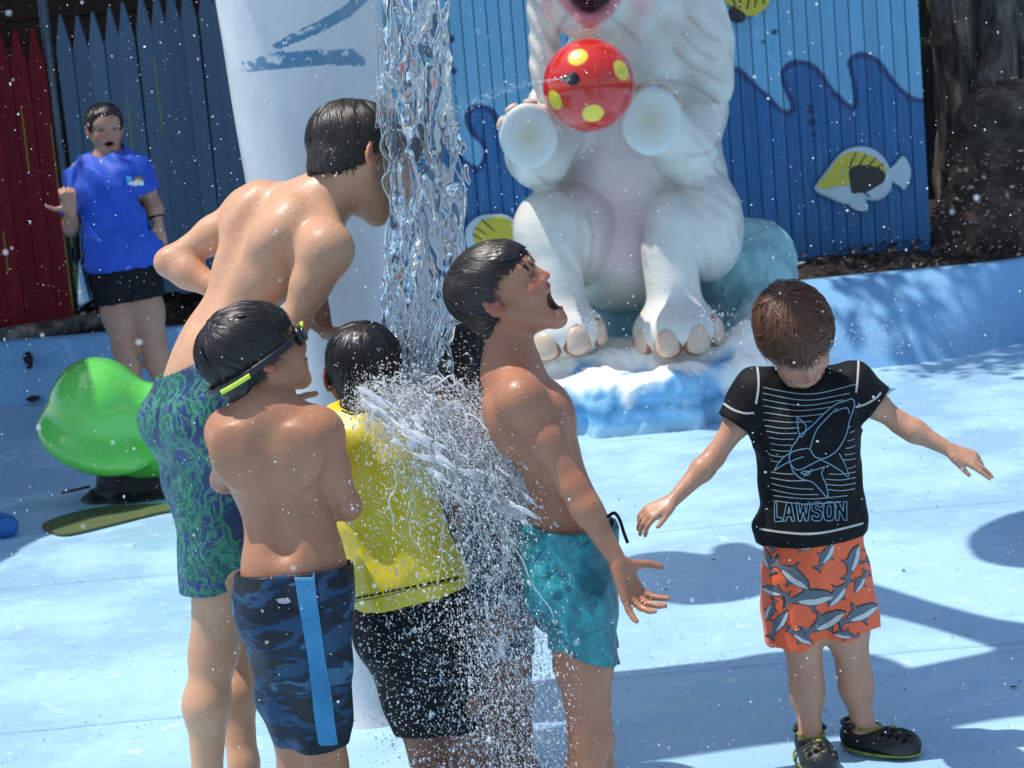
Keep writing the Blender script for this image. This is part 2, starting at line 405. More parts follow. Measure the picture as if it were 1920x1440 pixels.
def fence(name, label, x0, x1, w, z0, ztop, mat, tip=.12):
    root = empty(name, (x0, FY, z0), label, 'fence'); x = x0; k = 0
    me = picket_mesh('picket', w*.975, 1.0, tip, mat)
    while x+w <= x1+.012:
        h = ztop(x)-z0+random.uniform(-.012, .012)
        # tips must not stretch: a few lengths share a mesh
        inst('picket', me, (x+w/2, FY+random.uniform(-.006, .006), z0+random.uniform(-.01, .01)), root, scale=(1, 1, h), rot=(0, random.uniform(-.006, .006), 0)); x += w; k += 1
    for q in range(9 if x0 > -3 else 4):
        gx = (x0 if x0 > -3 else -3.0)+w*round(random.uniform(0, 1.3 if x0 > -3 else .6)/w); gz = z0+random.uniform(.1, 1.0); gh = random.uniform(.12, .45); MB().box((gx, FY-.006, gz+gh/2), (.006, .01, gh)).build('gap_light_streak', MAT_GAPLIT, root)  # thin yellow strips painted as light coming through the picket gaps
    for z in (.25, .75):
        hh = ztop(x0)-z0; MB().box(((x0+x1)/2, FY+.045, z0+hh*z), (x1-x0-.02, .04, .08)).build('rail', MAT_WOODD, root)
    return root
MAT_GAPLIT = simple('gap_light_paint', (.34, .30, .03), .9, .5, 14, .5)
pl_ = at(85, 60, FY)
fence('picket_fence', 'dark red stockade fence with pointed pickets at the far left', -4.6, at(95, 75, FY)[0]-.03, .098, at(100, 606, FY)[2], lambda x: 2.12+.0*x, MAT_RED)
bx0 = at(92, 60, FY)[0]+.035
fence('picket_fence', 'navy blue stockade fence with pointed pickets behind the woman', bx0, bx0+1.6, .0925, .50, lambda x: np.interp(x, [bx0, bx0+.3, bx0+.75, bx0+1.1], [2.16, 2.18, 2.32, 2.40]), MAT_NAVY)
MAT_METAL = simple('galvanised_post', (.10, .13, .16), .45, .3, 12, .2, Metallic=.5)
p = at(72, 40, FY-.04)
o = MB(); o.tube([(bx0-.058, FY+.03, .34), (bx0-.058, FY+.03, 3.0)], .030, 12); o.tube([(bx0-.058, FY+.03, 3.0), (bx0-.058, FY+.03, 3.02)], [.036, .02], 12)
tag(o.build('fence_post', MAT_METAL, smooth=True), 'grey metal post between the red and the navy fence', 'post')
MAT_LITSTRIP = simple('light_strip_paint', (.20, .19, .035), .9, .6, 14, .5)  # yellow green colour stands in for sunlight seen through the gap
tag(MB().box((bx0-.088, FY-.012, 1.0), (.012, .012, 1.1), bev=.003).build('gap_light_strip', MAT_LITSTRIP), 'thin yellow green strip painted as light showing through the gap beside the red fence', 'painted light')
# brown building behind the fences: clapboard wall with eave
hb = empty('brown_building', (-2.5, 13.2, .3), 'dark brown wooden building with clapboards behind the navy fence', 'building')
bm_ = MB().box((-2.6, 13.2+.3, 1.9), (5.4, .4, 3.4)); bm_.build('wall', MAT_WOODD, hb)
me = None
for k in range(22):
    z = .35+k*.15
    if me is None:
        ob = MB().box((0, 0, 0), (5.38, .02, .155), R=np.asarray(Matrix.Rotation(math.radians(-7), 3, 'X'))).build('clapboard', MAT_WOODD, hb); me = ob.data; ob.location = tuple(A([-2.6, 13.28, z])-base_of(hb)); 
        me.transform(Matrix.Translation(base_of(hb)))
    else: inst('clapboard', me, (-2.6, 13.28+random.uniform(-.003, .003), z), hb)
MB().box((-2.6, 13.0, 3.62), (5.9, 1.1, .12)).build('eave', MAT_WOODD, hb)

# ------------------------------------------------------------------ mural panel of narrow planks
PY = 10.95
def uv(px, py): p = at(px, py, PY); return p[0], p[2]
rightc = [(1360, 124), (1380, 130), (1400, 147), (1430, 175), (1452, 197), (1470, 211), (1484, 207), (1484, 190), (1473, 168), (1466, 140), (1476, 123), (1500, 117), (1520, 124), (1540, 142), (1560, 172), (1580, 191), (1592, 200), (1602, 199), (1604, 180), (1599, 150), (1592, 118), (1600, 107), (1618, 103), (1640, 112), (1660, 136), (1685, 166), (1710, 186), (1760, 189)]
leftc = [(660, 200), (760, 240), (835, 250), (852, 272), (866, 297), (882, 312), (896, 318), (906, 306), (910, 285), (903, 265), (888, 250), (879, 235), (876, 216), (885, 204), (900, 200), (918, 206), (934, 225), (950, 250), (985, 290), (1100, 330), (1200, 250), (1290, 160)]
path = A([uv(*q) for q in np.vstack([spline(leftc, 4), spline(rightc, 4)])])
polysky = np.vstack([path, [[path[-1][0]+2, path[-1][1]], [path[-1][0]+2, 9], [path[0][0]-2, 9], [path[0][0]-2, path[0][1]]]])
dots = [(1518, 205, .026), (1521, 229, .024), (1525, 251, .018), (1451, 60, .018), (1430, 78, .016), (851, 133, .02), (846, 73, .022), (1300, 420, .03)]
m = Mt('mural_paint'); v = m.coord((12, 12, .8)); g = m.noise(4, 6, .65, v)
c = m.mix(m.attr(), m.mix(m.attr(), 1.0, .25), m.ramp(g, [(.45, 0.), (.75, .28)])); c = m.mix(c, (.02, .05, .1), m.ramp(m.noise(6, 6, .7, m.coord((5, 5, 1.2))), [(.62, 0.), (.8, .55)]))
oi = m.n('ObjectInfo'); c = m.mix(c, 0.0, m.math('MULTIPLY', oi.outputs['Random'], .16))
MAT_MURAL = m.done(c, .5, m.bump(g, .4, .003))
mural = empty('mural_panel', (.9, PY, .45), 'wall of narrow planks painted with light blue sky over dark blue waves', 'mural')
x = uv(668, 200)[0]; xr = uv(1733, 240)[0]; zb0 = .40
while x < xr:
    w = .068 if x < .3 else .0765
    if x+w > xr-.02: w = xr-x
    zb = zb0+random.uniform(-.008, .008)+(.03 if x > 1.3 else 0); zt = 2.62+random.uniform(-.02, .02)
    nx_, nz = 8, 260
    us = np.linspace(.0025, w-.0025, nx_+1); zs = np.linspace(zb, zt, nz+1); U, Zz = np.meshgrid(us, zs, indexing='ij')
    prof = (np.minimum(us, w-us)/.010).clip(0, 1); rnd = .006 if x < .3 else .004
    yy = PY-.012-rnd*(prof**.5)[:, None]*np.ones(nz+1)[None]-random.uniform(0, .006)
    V = np.stack([x+U, yy, Zz], -1).reshape(-1, 3)
    i = np.arange(nx_)[:, None]*(nz+1)+np.arange(nz)[None]; F = np.stack([i, i+nz+1, i+nz+2, i+1], -1).reshape(-1, 4)
    XX, ZZ = V[:, 0], V[:, 2]; sky = in_poly(XX, ZZ, polysky); d = path_dist(XX, ZZ, path)
    colr = np.where(sky[:, None], A([.155, .43, .66]), A([.005, .125, .34]))
    t = ((.017+.003*np.sin(XX*50)-d)/.004).clip(0, 1)[:, None]; colr = colr*(1-t)+A([.003, .03, .16])*t
    for dx, dy, dr in dots:
        q = uv(dx, dy); t = ((dr-np.hypot(XX-q[0], (ZZ-q[1])*(1 if dr != .016 else 1.6)))/.004).clip(0, 1)[:, None]; colr = colr*(1-t)+A([.006, .025, .13])*t
    nb = len(V); back = A([[x+.0025, PY, zb], [x+.0025, PY, zt], [x+w-.0025, PY, zb], [x+w-.0025, PY, zt]])
    F2 = A([[nb, 0, nz, nb+1], [nx_*(nz+1), nb+2, nb+3, nx_*(nz+1)+nz]])
    mk('plank', np.vstack([V, back]), F, MAT_MURAL, mural, False, np.vstack([colr, np.tile(colr[-1], (4, 1))]), F2); x += w
MB().box(((uv(668, 200)[0]+xr)/2, PY+.03, 1.5), (xr-uv(668, 200)[0]-.02, .04, 2.1)).build('backing', simple('dark_backing', (.006, .012, .03), .9, bump=0), mural)
# pale edging board lying under the mural
MAT_PALE = simple('pale_weathered_board', (.30, .33, .34), .7, .3, 10, .4)
a = at(1452, 499, PY-.09); b = at(1652, 488, PY-.09)
tag(MB().tube([a, (a+b)/2+A([0, 0, .004]), b], .014, 8).build('edging_pipe', MAT_PALE, smooth=True), 'thin pale pipe lying on the soil under the mural planks', 'pipe')

# ------------------------------------------------------------------ wooden fish on the mural
def fish(label, parts, thick=.028, y=PY-.045):
    """parts: list of (name, polygon in photo pixels, proud, material)"""
    n0, pg, pr, mt = parts[0]; P = A([uv(*q) for q in pg]); ctr = P.mean(0)
    root = empty('wooden_fish', (ctr[0], y, ctr[1]), label, 'fish', 'wooden fish fixed to the mural')
    for name, pg, proud, mt in parts:
        P = A([uv(*q) for q in pg]); P = spline(P, 4, True) if len(P) > 4 else P
        if name in ('spine', 'stripe'):
            P = A([uv(*q) for q in pg])
        k = len(P); ce = P.mean(0); rings = []; bev = [(1.0, 0), (1.0, .6), (.965, .9), (.90, 1.0)]
        tt = thick if name in ('body', 'tail', 'fin') else .004; yb = y+.014 if name in ('body', 'tail', 'fin') else y-proud+.003
        for s_, f_ in bev: rings.append(np.column_stack([ce[0]+(P[:, 0]-ce[0])*s_, np.full(k, yb-tt*f_-(proud if name in ('body', 'tail', 'fin') else 0)*f_), ce[1]+(P[:, 1]-ce[1])*s_]))
        V = np.vstack(rings); F = [[j*k+i, j*k+(i+1) % k, (j+1)*k+(i+1) % k, (j+1)*k+i] for j in range(3) for i in range(k)]+[[3*k+i for i in range(k)]]
        o = MB(); o.add(V, F); o.build(name, mt, root)
    return root
def off(pts, dx=0, dy=0, s=1, c=None):
    P = A(pts, float); return [tuple(q) for q in P+A([dx, dy])]
FY_ = simple('fish_yellow', (.62, .50, .04), .45, .12, 12, .2); FW_ = simple('fish_white', (.50, .60, .66), .45, .18, 10, .35, 90); FK_ = simple('fish_black', (.012, .012, .014), .4, bump=.1)
body = [(1525, 352), (1530, 342), (1548, 318), (1565, 296), (1582, 281), (1605, 274), (1630, 277), (1652, 292), (1664, 312), (1670, 330), (1668, 352), (1655, 370), (1635, 376), (1615, 374), (1600, 384), (1572, 380), (1550, 370), (1532, 362)]
tail = [(1665, 318), (1676, 306), (1688, 292), (1698, 300), (1705, 322), (1700, 342), (1692, 356), (1682, 348), (1668, 338)]
finb = [(1590, 374), (1604, 366), (1618, 372), (1624, 386), (1622, 395), (1605, 394), (1590, 386)]
yel = [(1529, 347), (1550, 320), (1566, 299), (1584, 286), (1606, 284), (1632, 292), (1650, 306), (1660, 318), (1655, 322), (1640, 312), (1615, 308), (1592, 312), (1590, 330), (1592, 344), (1565, 348), (1545, 354)]
blk = [(1588, 318), (1600, 310), (1620, 309), (1642, 313), (1656, 325), (1652, 340), (1636, 350), (1622, 358), (1606, 360), (1594, 360), (1590, 340)]
def bar(a, b, w): a, b = A(a, float), A(b, float); d = b-a; nn = A([-d[1], d[0]])/np.hypot(*d)*w; return [tuple(a+nn), tuple(b+nn*.5), tuple(b-nn*.5), tuple(a-nn)]
sp = [bar((1588, 313), (1601, 285), 1.4), bar((1607, 309), (1620, 288), 1.4), bar((1624, 310), (1638, 295), 1.4), bar((1640, 313), (1654, 305), 1.3), bar((1614, 357), (1628, 369), 1.5)]
fish('yellow and white wooden fish with a black patch on the dark blue waves at right', [('body', body, 0, FW_), ('tail', tail, -.004, FW_), ('fin', finb, .006, FW_), ('stripe', [q for q in spline(yel, 3, True)], .0175, FY_), ('stripe', [q for q in spline(blk, 3, True)], .020, FK_)]+[('spine', s_, .0225, FK_) for s_ in sp]+[('eye', [(1573, 321), (1577, 317), (1581, 321), (1577, 325)], .0225, FW_), ('eye', [(1575.5, 321), (1577, 319.5), (1578.5, 321), (1577, 322.5)], .0245, FK_)])
b2 = [(872, 440), (876, 424), (888, 410), (905, 402), (928, 400), (950, 402), (968, 415), (976, 440), (966, 470), (930, 486), (892, 480), (876, 462)]
y2 = [(888, 440), (892, 424), (904, 412), (926, 406), (948, 407), (962, 420), (964, 440), (950, 462), (920, 468), (896, 460)]
fish('yellow wooden fish with a pale rim, half hidden behind the laughing boy', [('body', b2, 0, FW_), ('stripe', [q for q in spline(y2, 3, True)], .0175, FY_)]+[('spine', s_, .0205, FK_) for s_ in (bar((903, 410), (928, 432), 1.5), bar((893, 426), (912, 438), 1.3), bar((886, 438), (905, 448), 1.3))])
b3 = [(1352, -8), (1362, -30), (1395, -40), (1430, -32), (1442, -8), (1436, 12), (1424, 24), (1408, 31), (1392, 28), (1378, 16), (1362, 8)]
fish('yellow wooden fish with black stripes cut off by the top edge', [('body', b3, 0, FY_), ('fin', [(1366, 18), (1378, 16), (1393, 24), (1394, 38), (1380, 43), (1366, 36)], .002, FK_)]+[('spine', s_, .0185, FK_) for s_ in (bar((1370, -14), (1376, 14), 2), bar((1388, -18), (1384, 16), 2), bar((1404, -18), (1398, 18), 2), bar((1420, -18), (1412, 14), 2), bar((1434, -12), (1428, 8), 2))])
b4 = [(704, 92), (706, 70), (716, 58), (740, 52), (766, 66), (772, 92), (762, 116), (736, 124), (714, 114)]
fish('small yellow wooden fish with a black edge between the column and the water', [('body', b4, 0, FY_), ('stripe', [q for q in spline([(716, 62), (740, 55), (764, 68), (760, 84), (736, 76), (716, 78)], 3, True)], .0175, FK_)])

# ------------------------------------------------------------------ right: trunk, boulder, dark wall
m = Mt('bark'); v = m.coord((1, 1, .22)); g = m.noise(7, 8, .72, v, .8)
c = m.ramp(g, [(.38, (.012, .010, .008)), (.48, (.075, .062, .052)), (.58, (.19, .165, .15)), (.75, (.36, .33, .31))])
MAT_BARK = m.done(c, .9, m.bump(g, 1, .03))
m = Mt('boulder_stone'); v = m.coord(); g = m.noise(5, 8, .7, v)
c = m.ramp(g, [(.3, (.015, .010, .007)), (.48, (.07, .05, .036)), (.62, (.17, .135, .10)), (.8, (.34, .28, .21))])
MAT_ROCK = m.done(c, .9, m.bump(m.noise(16, 8, .7, v), 1, .04))
def trunk_mesh(name, path, rad, mat, parent, seed=1, n=72, rough=.13, res=140):
    P = spline(path, 12); L = np.linspace(0, 1, len(P)); Pn = A([np.interp(np.linspace(0, 1, res), L, P[:, i]) for i in range(3)]).T
    r0 = np.interp(np.linspace(0, 1, res), np.linspace(0, 1, len(rad)), rad); V, F = tube_np(Pn, r0, n)
    a = np.tile(np.arange(n)/n*2*np.pi, res); zz = np.repeat(np.linspace(0, 1, res), n); nn = V-np.repeat(Pn, n, 0); nn /= np.linalg.norm(nn, axis=1)[:, None]
    Q = np.column_stack([np.cos(a)*2.0, np.sin(a)*2.0, zz*1.2]); R3 = np.repeat(r0, n)[:, None]
    d = np.abs(vnoise(Q*1.6, seed, 4, .6))*1.3-.4; flute = vnoise(Q*A([.35, .35, .3]), seed+1, 2)
    return mk(name, V+nn*R3*(rough*d+.10*flute)[:, None], F, mat, parent)
TX = at(1850, 60, 11.6)[0]
tr = empty('oak_tree', (TX, 11.7, .4), 'big tree with grey furrowed bark at the top right edge', 'tree')
trunk_mesh('trunk', [(TX+.07, 11.75, .2), (TX+.04, 11.7, 1.2), (TX, 11.7, 2.2), (TX-.05, 11.8, 3.6), (TX-.2, 11.7, 5)], [.40, .31, .30, .24, .17], MAT_BARK, tr, 3)
# boulder: big dark rock with a lighter flat top
s = Sdf(); bc = at(1880, 330, 10.95)
s.el(bc+A([.14, .25, -.10]), (.42, .40, .62), k=.1).el(bc+A([.05, .10, .33]), (.27, .27, .12), k=.12).el(bc+A([-.14, .1, -.45]), (.30, .32, .34), k=.15).el(bc+A([.2, .1, -.45]), (.45, .36, .35), k=.1)
D, lo, ax = s.field(.016, pad=.1, mar=.06, far=.15); P = grid_pts(ax); D = D+.03*vnoise(P*1.3, 5, 2)+.014*np.abs(vnoise(P*4.5, 6, 3)); V, F = nets(D, lo, .016)
rock = mk('boulder', V, F, MAT_ROCK); tag(rock, 'tall dark boulder with a rounded grey top at the right edge', 'boulder')
# wooden shed wall behind (dark, right)
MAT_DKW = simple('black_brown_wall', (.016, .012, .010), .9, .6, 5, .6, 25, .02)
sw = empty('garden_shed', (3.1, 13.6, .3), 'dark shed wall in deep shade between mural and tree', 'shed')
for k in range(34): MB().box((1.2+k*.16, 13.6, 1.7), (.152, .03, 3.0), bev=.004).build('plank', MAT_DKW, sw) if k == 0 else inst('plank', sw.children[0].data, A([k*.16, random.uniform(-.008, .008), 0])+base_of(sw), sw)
o = MB().box(at(1742, 78, 11.3), (.16, .05, .05), bev=.005); tag(o.build('wood_block', MAT_WOODD), 'short brown timber sticking out beside the mural edge', 'timber')
# log and wood lying at the left on the bed
lg = at(95, 632, 11.5)
s = Sdf().rc(at(-90, 655, 11.5), at(185, 600, 11.45), .075, .05, k=.04).rc(at(110, 628, 11.5), at(160, 590, 11.6), .03, .02, k=.03)
D, lo, ax = s.field(.01, far=.1); D = D+.012*np.abs(vnoise(grid_pts(ax)*A([2, 8, 8]), 9, 3)); V, F = nets(D, lo, .01)
tag(mk('fallen_log', V, F, MAT_BARK), 'weathered log lying under the dark red fence', 'log')
# soil chips (countless)
def chips(name, n, fn, mat, sz, kind='stuff', lab=None, seed=4):
    r = np.random.default_rng(seed); V = []; F = []
    for i in range(n):
        p = fn(r); a = r.normal(size=3); a /= np.linalg.norm(a); a[2] *= .5; b = nrm(np.cross(a, r.normal(size=3))); s_ = sz*r.uniform(.4, 1.3); w_ = s_*r.uniform(.25, .6)
        V += [p-a*s_-b*w_*.3, p-a*.1*s_-b*w_, p+a*s_, p+a*.1*s_+b*w_]; F.append([4*i, 4*i+1, 4*i+2, 4*i+3])
    return tag(mk(name, A(V), A(F), mat, smooth=False), kind=kind, label=lab)
def bedpt(x0, x1, d0, d1):
    def f(r):
        x = r.uniform(x0, x1); d = r.uniform(d0, d1); y = np.interp(x, tp[:, 0], tp[:, 1])+d
        return A([x, y, np.interp(x, [-3, -.5, 1, 2], [.33, .35, .40, .42])+max(d-.18, 0)*.14+r.uniform(0, .02)])
    return f
MAT_CHIP = simple('bark_chip', (.065, .042, .03), .85, .7, 9); MAT_CHIPL = simple('pale_chip', (.62, .42, .28), .8, .5, 9)
chips('bark_chips', 1000, bedpt(1.0, 3.6, .16, 1.3), MAT_CHIP, .028); chips('pale_bark_chips', 260, bedpt(1.0, 3.6, .16, 1.2), MAT_CHIPL, .018, seed=5)
chips('fallen_leaves', 1300, bedpt(-4, -.8, .16, 1.0), MAT_CHIP, .03, seed=8)
def rockpt(r):
    i = r.integers(len(RV)); return RV[i]+r.normal(size=3)*.006
RV = V0 = A([v.co for v in rock.data.vertices]); nzv = A([v.normal for v in rock.data.vertices]); RV = RV[(nzv[:, 1] < .2)]
RV = RV[RV[:, 2] < bc[2]+.15]
chips('lit_leaf_flecks', 1500, rockpt, MAT_CHIPL, .019, seed=12); chips('dead_leaf_litter', 1400, rockpt, MAT_CHIP, .018, seed=13)  # pale leaf bits brightened to stand in for sunlit flecks on the boulder
# specks and leaf bits on the pool floor
def floorpt(r):
    while True:
        p = G(r.uniform(-20, 1940), r.uniform(760, 1460)); 
        if p[1] < 9.6: return A([p[0], p[1], .004])
MAT_SPECK = simple('dark_leaf_bit', (.05, .045, .035), .8, .5, 9)
def flatchips(name, n, fn, mat, sz, seed):
    r = np.random.default_rng(seed); V = []; F = []
    for i in range(n):
        p = fn(r); a = r.uniform(0, 6.3); s_ = sz*r.uniform(.3, 1.2)*(2.2 if r.random() < .04 else 1)
        for q in range(5): t = a+q*1.2566; V.append(p+A([math.cos(t)*s_*r.uniform(.6, 1.1), math.sin(t)*s_*r.uniform(.4, .8), r.uniform(0, .003)]))
        F.append(list(range(5*i, 5*i+5)))
    return tag(mk(name, A(V), A(F), mat, smooth=False), kind='stuff')
flatchips('floor_debris', 520, floorpt, MAT_SPECK, .0042, 21)
# ================================================================== things overhead, outside the frame, that give the shade
def overhead(px, z):
    """footprint drawn on the pool floor -> outline of the plate at height z that shades it"""
    return [G(x, y)+SUN*(z/SUN[2]) for x, y in px]
def plate(name, P, th, mat, parent):
    P = spline(P, 4, True); k = len(P); c = P.mean(0); lo_ = P-A([0, 0, th]); V = np.vstack([P, lo_, c+(P-c)*.9+A([0, 0, .03])]); o = MB()
    o.add(V, [list(range(2*k, 3*k)), list(range(k, 2*k))[::-1]]+[[i, (i+1) % k, k+(i+1) % k, k+i] for i in range(k)]+[[i, (i+1) % k, 2*k+(i+1) % k, 2*k+i] for i in range(k)]); return o.build(name, mat, parent)
MAT_PLATE = simple('shade_plate_green', (.05, .30, .08), .4, .15, 6, .1)
caster = empty('shade_caster', (2.0, 5.0, 0), 'unseen added shade palm water feature with flat fronds just outside the right edge', 'shade caster')  # added out of view, its flat plates shaped to cast the wanted floor shadows
ZF = 3.3
plate('shade_plate', overhead([(1162, 1066), (1190, 1042), (1260, 1033), (1335, 1040), (1348, 1024), (1390, 1017), (1430, 1030), (1500, 1058), (1640, 1095), (1760, 1132), (1900, 1166), (2150, 1200), (2300, 1230), (2200, 1320), (2000, 1280), (1890, 1222), (1760, 1178), (1640, 1147), (1540, 1122), (1430, 1112), (1380, 1124), (1300, 1134), (1210, 1118), (1170, 1092)], ZF), .04, MAT_PLATE, caster)
plate('shade_plate', overhead([(900, 1400), (1000, 1372), (1150, 1341), (1300, 1312), (1500, 1290), (1640, 1264), (1720, 1251), (1860, 1222), (1900, 1212), (2150, 1230), (2250, 1290), (2100, 1330), (1900, 1345), (1720, 1375), (1640, 1374), (1500, 1390), (1400, 1402), (1200, 1432), (1000, 1462), (900, 1450)], ZF+.1), .04, MAT_PLATE, caster)
plate('shade_plate', overhead([(1822, 1012), (1850, 985), (1920, 958), (2050, 940), (2200, 950), (2400, 1040), (2300, 1070), (2150, 1030), (2000, 1064), (1900, 1062), (1840, 1046)], ZF+.05), .04, MAT_PLATE, caster)
MB().tube(spline([(2.0, 5.0, 0), (1.98, 5.0, 1.2), (1.9, 5.05, 2.4), (1.35, 5.2, 3.32)], 6), .10, 16).build('trunk', MAT_BARK, caster, True)
MB().tube(spline([(1.9, 5.05, 2.4), (1.6, 5.0, 3.0), (1.0, 4.85, 3.38)], 6), .05, 12).build('arm', MAT_BARK, caster, True)
MB().tube(spline([(1.95, 5.05, 2.2), (1.75, 5.6, 3.0), (1.2, 6.2, 3.32)], 6), .05, 12).build('arm', MAT_BARK, caster, True)
# shade sail added unseen on posts at left, cut to the wanted floor shadow
MAT_BLOCKER = simple('blocker_fabric', (.30, .32, .34), .8, .1, 20, .3, 200)
blocker = empty('shade_blocker', (-4.2, 8.2, 0), 'unseen added grey fabric shade sail on posts just outside the left edge', 'shade sail')
plate('fabric', overhead([(-1500, 1300), (-300, 1180), (0, 1055), (45, 1025), (100, 1001), (180, 976), (290, 951), (268, 900), (230, 860), (236, 820), (250, 790), (200, 752), (100, 742), (-200, 744), (-900, 780), (-1500, 900)], 3.0), .012, MAT_BLOCKER, blocker)
for x, y in ((-4.4, 7.6), (-4.4, 10.4), (-7.2, 9)): MB().tube([(x, y, 0), (x, y, 3.2)], .05, 12).build('post', MAT_METAL, blocker, True)
# leafy crowns above the wall
MAT_LEAF = None
m = Mt('leaf'); oi = m.coord((.6, .6, .6)); c = m.mix((.030, .075, .012), (.07, .13, .025), m.noise(3, 3, .6, oi)); MAT_LEAF = m.done(c, .5, None, Specular_IOR_Level=.3)
def crown(name, blobs_, n, size, parent, seed):
    r = np.random.default_rng(seed); tot = sum(b[3] for b in blobs_); Vs = []
    for cx, cy, cz, w, rx, ry, rz in blobs_:
        k = int(n*w/tot); d = r.normal(size=(k, 3)); d /= np.linalg.norm(d, axis=1)[:, None]; rad = r.random(k)**.45; P = A([cx, cy, cz])+d*rad[:, None]*A([rx, ry, rz]); Vs.append(P)
    P = np.vstack(Vs); keep = vnoise(P*A([.55, .55, .55]), seed, 3) > -.42; P = P[keep]; k = len(P)
    a = r.normal(size=(k, 3)); a[:, 2] *= .5; a /= np.linalg.norm(a, axis=1)[:, None]; b = np.cross(a, r.normal(size=(k, 3))); b /= np.linalg.norm(b, axis=1)[:, None]; s_ = size*r.uniform(.6, 1.3, (k, 1))
    V = np.stack([P-a*s_, P+b*s_*.42-a*.1*s_, P+a*s_, P-b*s_*.42-a*.1*s_], 1).reshape(-1, 3); F = np.arange(4*k).reshape(-1, 4)
    return mk(name, V, F, MAT_LEAF, parent, smooth=False)
tr = [o for o in COL.objects if o.name == 'oak_tree'][0]
crown('crown', [(1.3, 10.9, 5.2, 1.1, 1.5, 1.5, .8), (2.5, 10.5, 5.2, 1.0, 1.4, 1.2, .8), (4.3, 12.3, 5.2, .5, 1.3, 1.3, .8), (.5, 11.6, 5.4, .7, 1.2, 1.2, .7), (1.6, 12.2, 5.8, .4, 1.2, 1.0, .6), (1.0, 10.0, 4.6, .35, .9, .8, .4)], 9500, .075, tr, 5)
for pth, rd in (([(TX-.15, 11.7, 4.4), (TX-.9, 11.2, 5.0), (1.2, 10.8, 5.3)], [.12, .03]), ([(TX-.1, 11.7, 4.0), (TX+.5, 11.4, 4.8), (3.9, 11.2, 5.3)], [.12, .03])): trunk_mesh('limb', pth, rd, MAT_BARK, tr, 8, 20, .05, 30)
t2 = empty('maple_tree', (-3.4, 12.6, .3), 'leafy tree rising behind the fences, its crown above the frame', 'tree')
trunk_mesh('trunk', [(-3.4, 12.6, .2), (-3.4, 12.6, 2.5), (-3.5, 12.3, 4.8)], [.22, .17, .1], MAT_BARK, t2, 9, 40, .06, 40)
crown('crown', [(-3.3, 11.9, 5.3, 1.2, 1.6, 1.3, .8), (-4.6, 11.3, 5.2, 1, 1.6, 1.5, .8), (-2.3, 12.3, 5.4, .9, 1.2, 1.1, .7), (-3.3, 10.7, 5.0, .20, 1.0, .8, .5), (-2.5, 10.6, 4.7, .07, .6, .5, .4)], 13000, .07, t2, 6)
# ================================================================== iceberg and elephant statue
m = Mt('ice_paint'); c = m.attr(); c = m.mix(c, (.75, .86, .90), m.ramp(m.noise(11, 7, .7, m.coord()), [(.55, 0.), (.72, .4)]))
MAT_ICE = m.done(c, .38, m.bump(m.noise(16, 6, .65, m.coord()), .55, .02), Specular_IOR_Level=.5)
H = .012; s = Sdf()
for a, b, Y, z0, z1, hy in ((960, 1150, 9.05, 0, .25, .34), (1090, 1300, 8.98, 0, .255, .38), (1250, 1440, 9.1, 0, .27, .36), (980, 1430, 9.22, 0, .335, .34), (1000, 1440, 9.65, 0, .36, .32)):
    xa = at(a, 700, Y)[0]; xb = at(b, 700, Y)[0]; c0 = A([(xa+xb)/2, Y, (z0+z1)/2-.04]); s.bx(c0, ((xb-xa)/2-.06, hy-.06, (z1-z0)/2-.03), .07, k=.10)
s.el(at(1385, 505, 9.65), (.30, .30, .26), k=.12); s.el(at(1432, 610, 9.35), (.16, .2, .2), k=.1); s.el(at(1415, 660, 8.95), (.14, .16, .14), k=.08); s.el(at(1150, 590, 9.75), (.5, .3, .25), k=.1)
s.rc(at(1120, 800, 8.72), at(1420, 770, 8.8), .055, .05, k=.03); s.rc(at(1010, 800, 8.85), at(1120, 800, 8.72), .05, .055, k=.03)
D, lo, ax = s.field(H, pad=.08, mar=.06, far=.12); P = grid_pts(ax)
D = D+.024*vnoise(P*A([2.4, 2.4, 2.4]), 31, 3)+.016*np.abs(vnoise(P*A([6, 6, 4.5]), 32, 3)); V, F = nets(D, lo, H); N = vnorm(V, F)
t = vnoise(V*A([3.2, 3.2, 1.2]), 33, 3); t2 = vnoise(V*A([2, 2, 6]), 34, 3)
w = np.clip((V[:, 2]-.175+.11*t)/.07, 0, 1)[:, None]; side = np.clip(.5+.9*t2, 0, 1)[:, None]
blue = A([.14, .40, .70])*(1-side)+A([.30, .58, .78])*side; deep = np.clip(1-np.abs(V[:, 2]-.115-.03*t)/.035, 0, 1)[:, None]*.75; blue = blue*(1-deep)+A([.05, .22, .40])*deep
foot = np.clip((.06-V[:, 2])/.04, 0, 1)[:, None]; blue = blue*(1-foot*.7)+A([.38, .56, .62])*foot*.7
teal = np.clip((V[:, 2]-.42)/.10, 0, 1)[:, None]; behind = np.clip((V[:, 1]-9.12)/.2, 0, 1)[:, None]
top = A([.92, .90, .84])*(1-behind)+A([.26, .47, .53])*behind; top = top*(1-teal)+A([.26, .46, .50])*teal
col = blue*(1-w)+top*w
ice = mk('iceberg_base', V, F, MAT_ICE, col=col); tag(ice, 'painted iceberg rock base under the white elephant statue', 'statue base')

m = Mt('statue_paint'); v = m.coord(); c = m.attr(); c = m.mix(c, (.42, .41, .36), m.ramp(m.noise(4, 8, .72, v), [(.48, 0.), (.78, .55)])); c = m.mix(c, (.12, .12, .11), m.ramp(m.noise(70, 4, .7, v), [(.70, 0.), (.76, .55)]))
MAT_STAT = m.done(c, .33, m.bump(m.noise(22, 6, .7, v), .30, .006, m.bump(m.noise(7, 4, .6, m.coord((1, 1, 3))), .25, .02)), Coat_Weight=.25, Coat_Roughness=.15)
def at_(x, y, Y): return at(x, y, Y+.16)
H = .0095; s = Sdf()
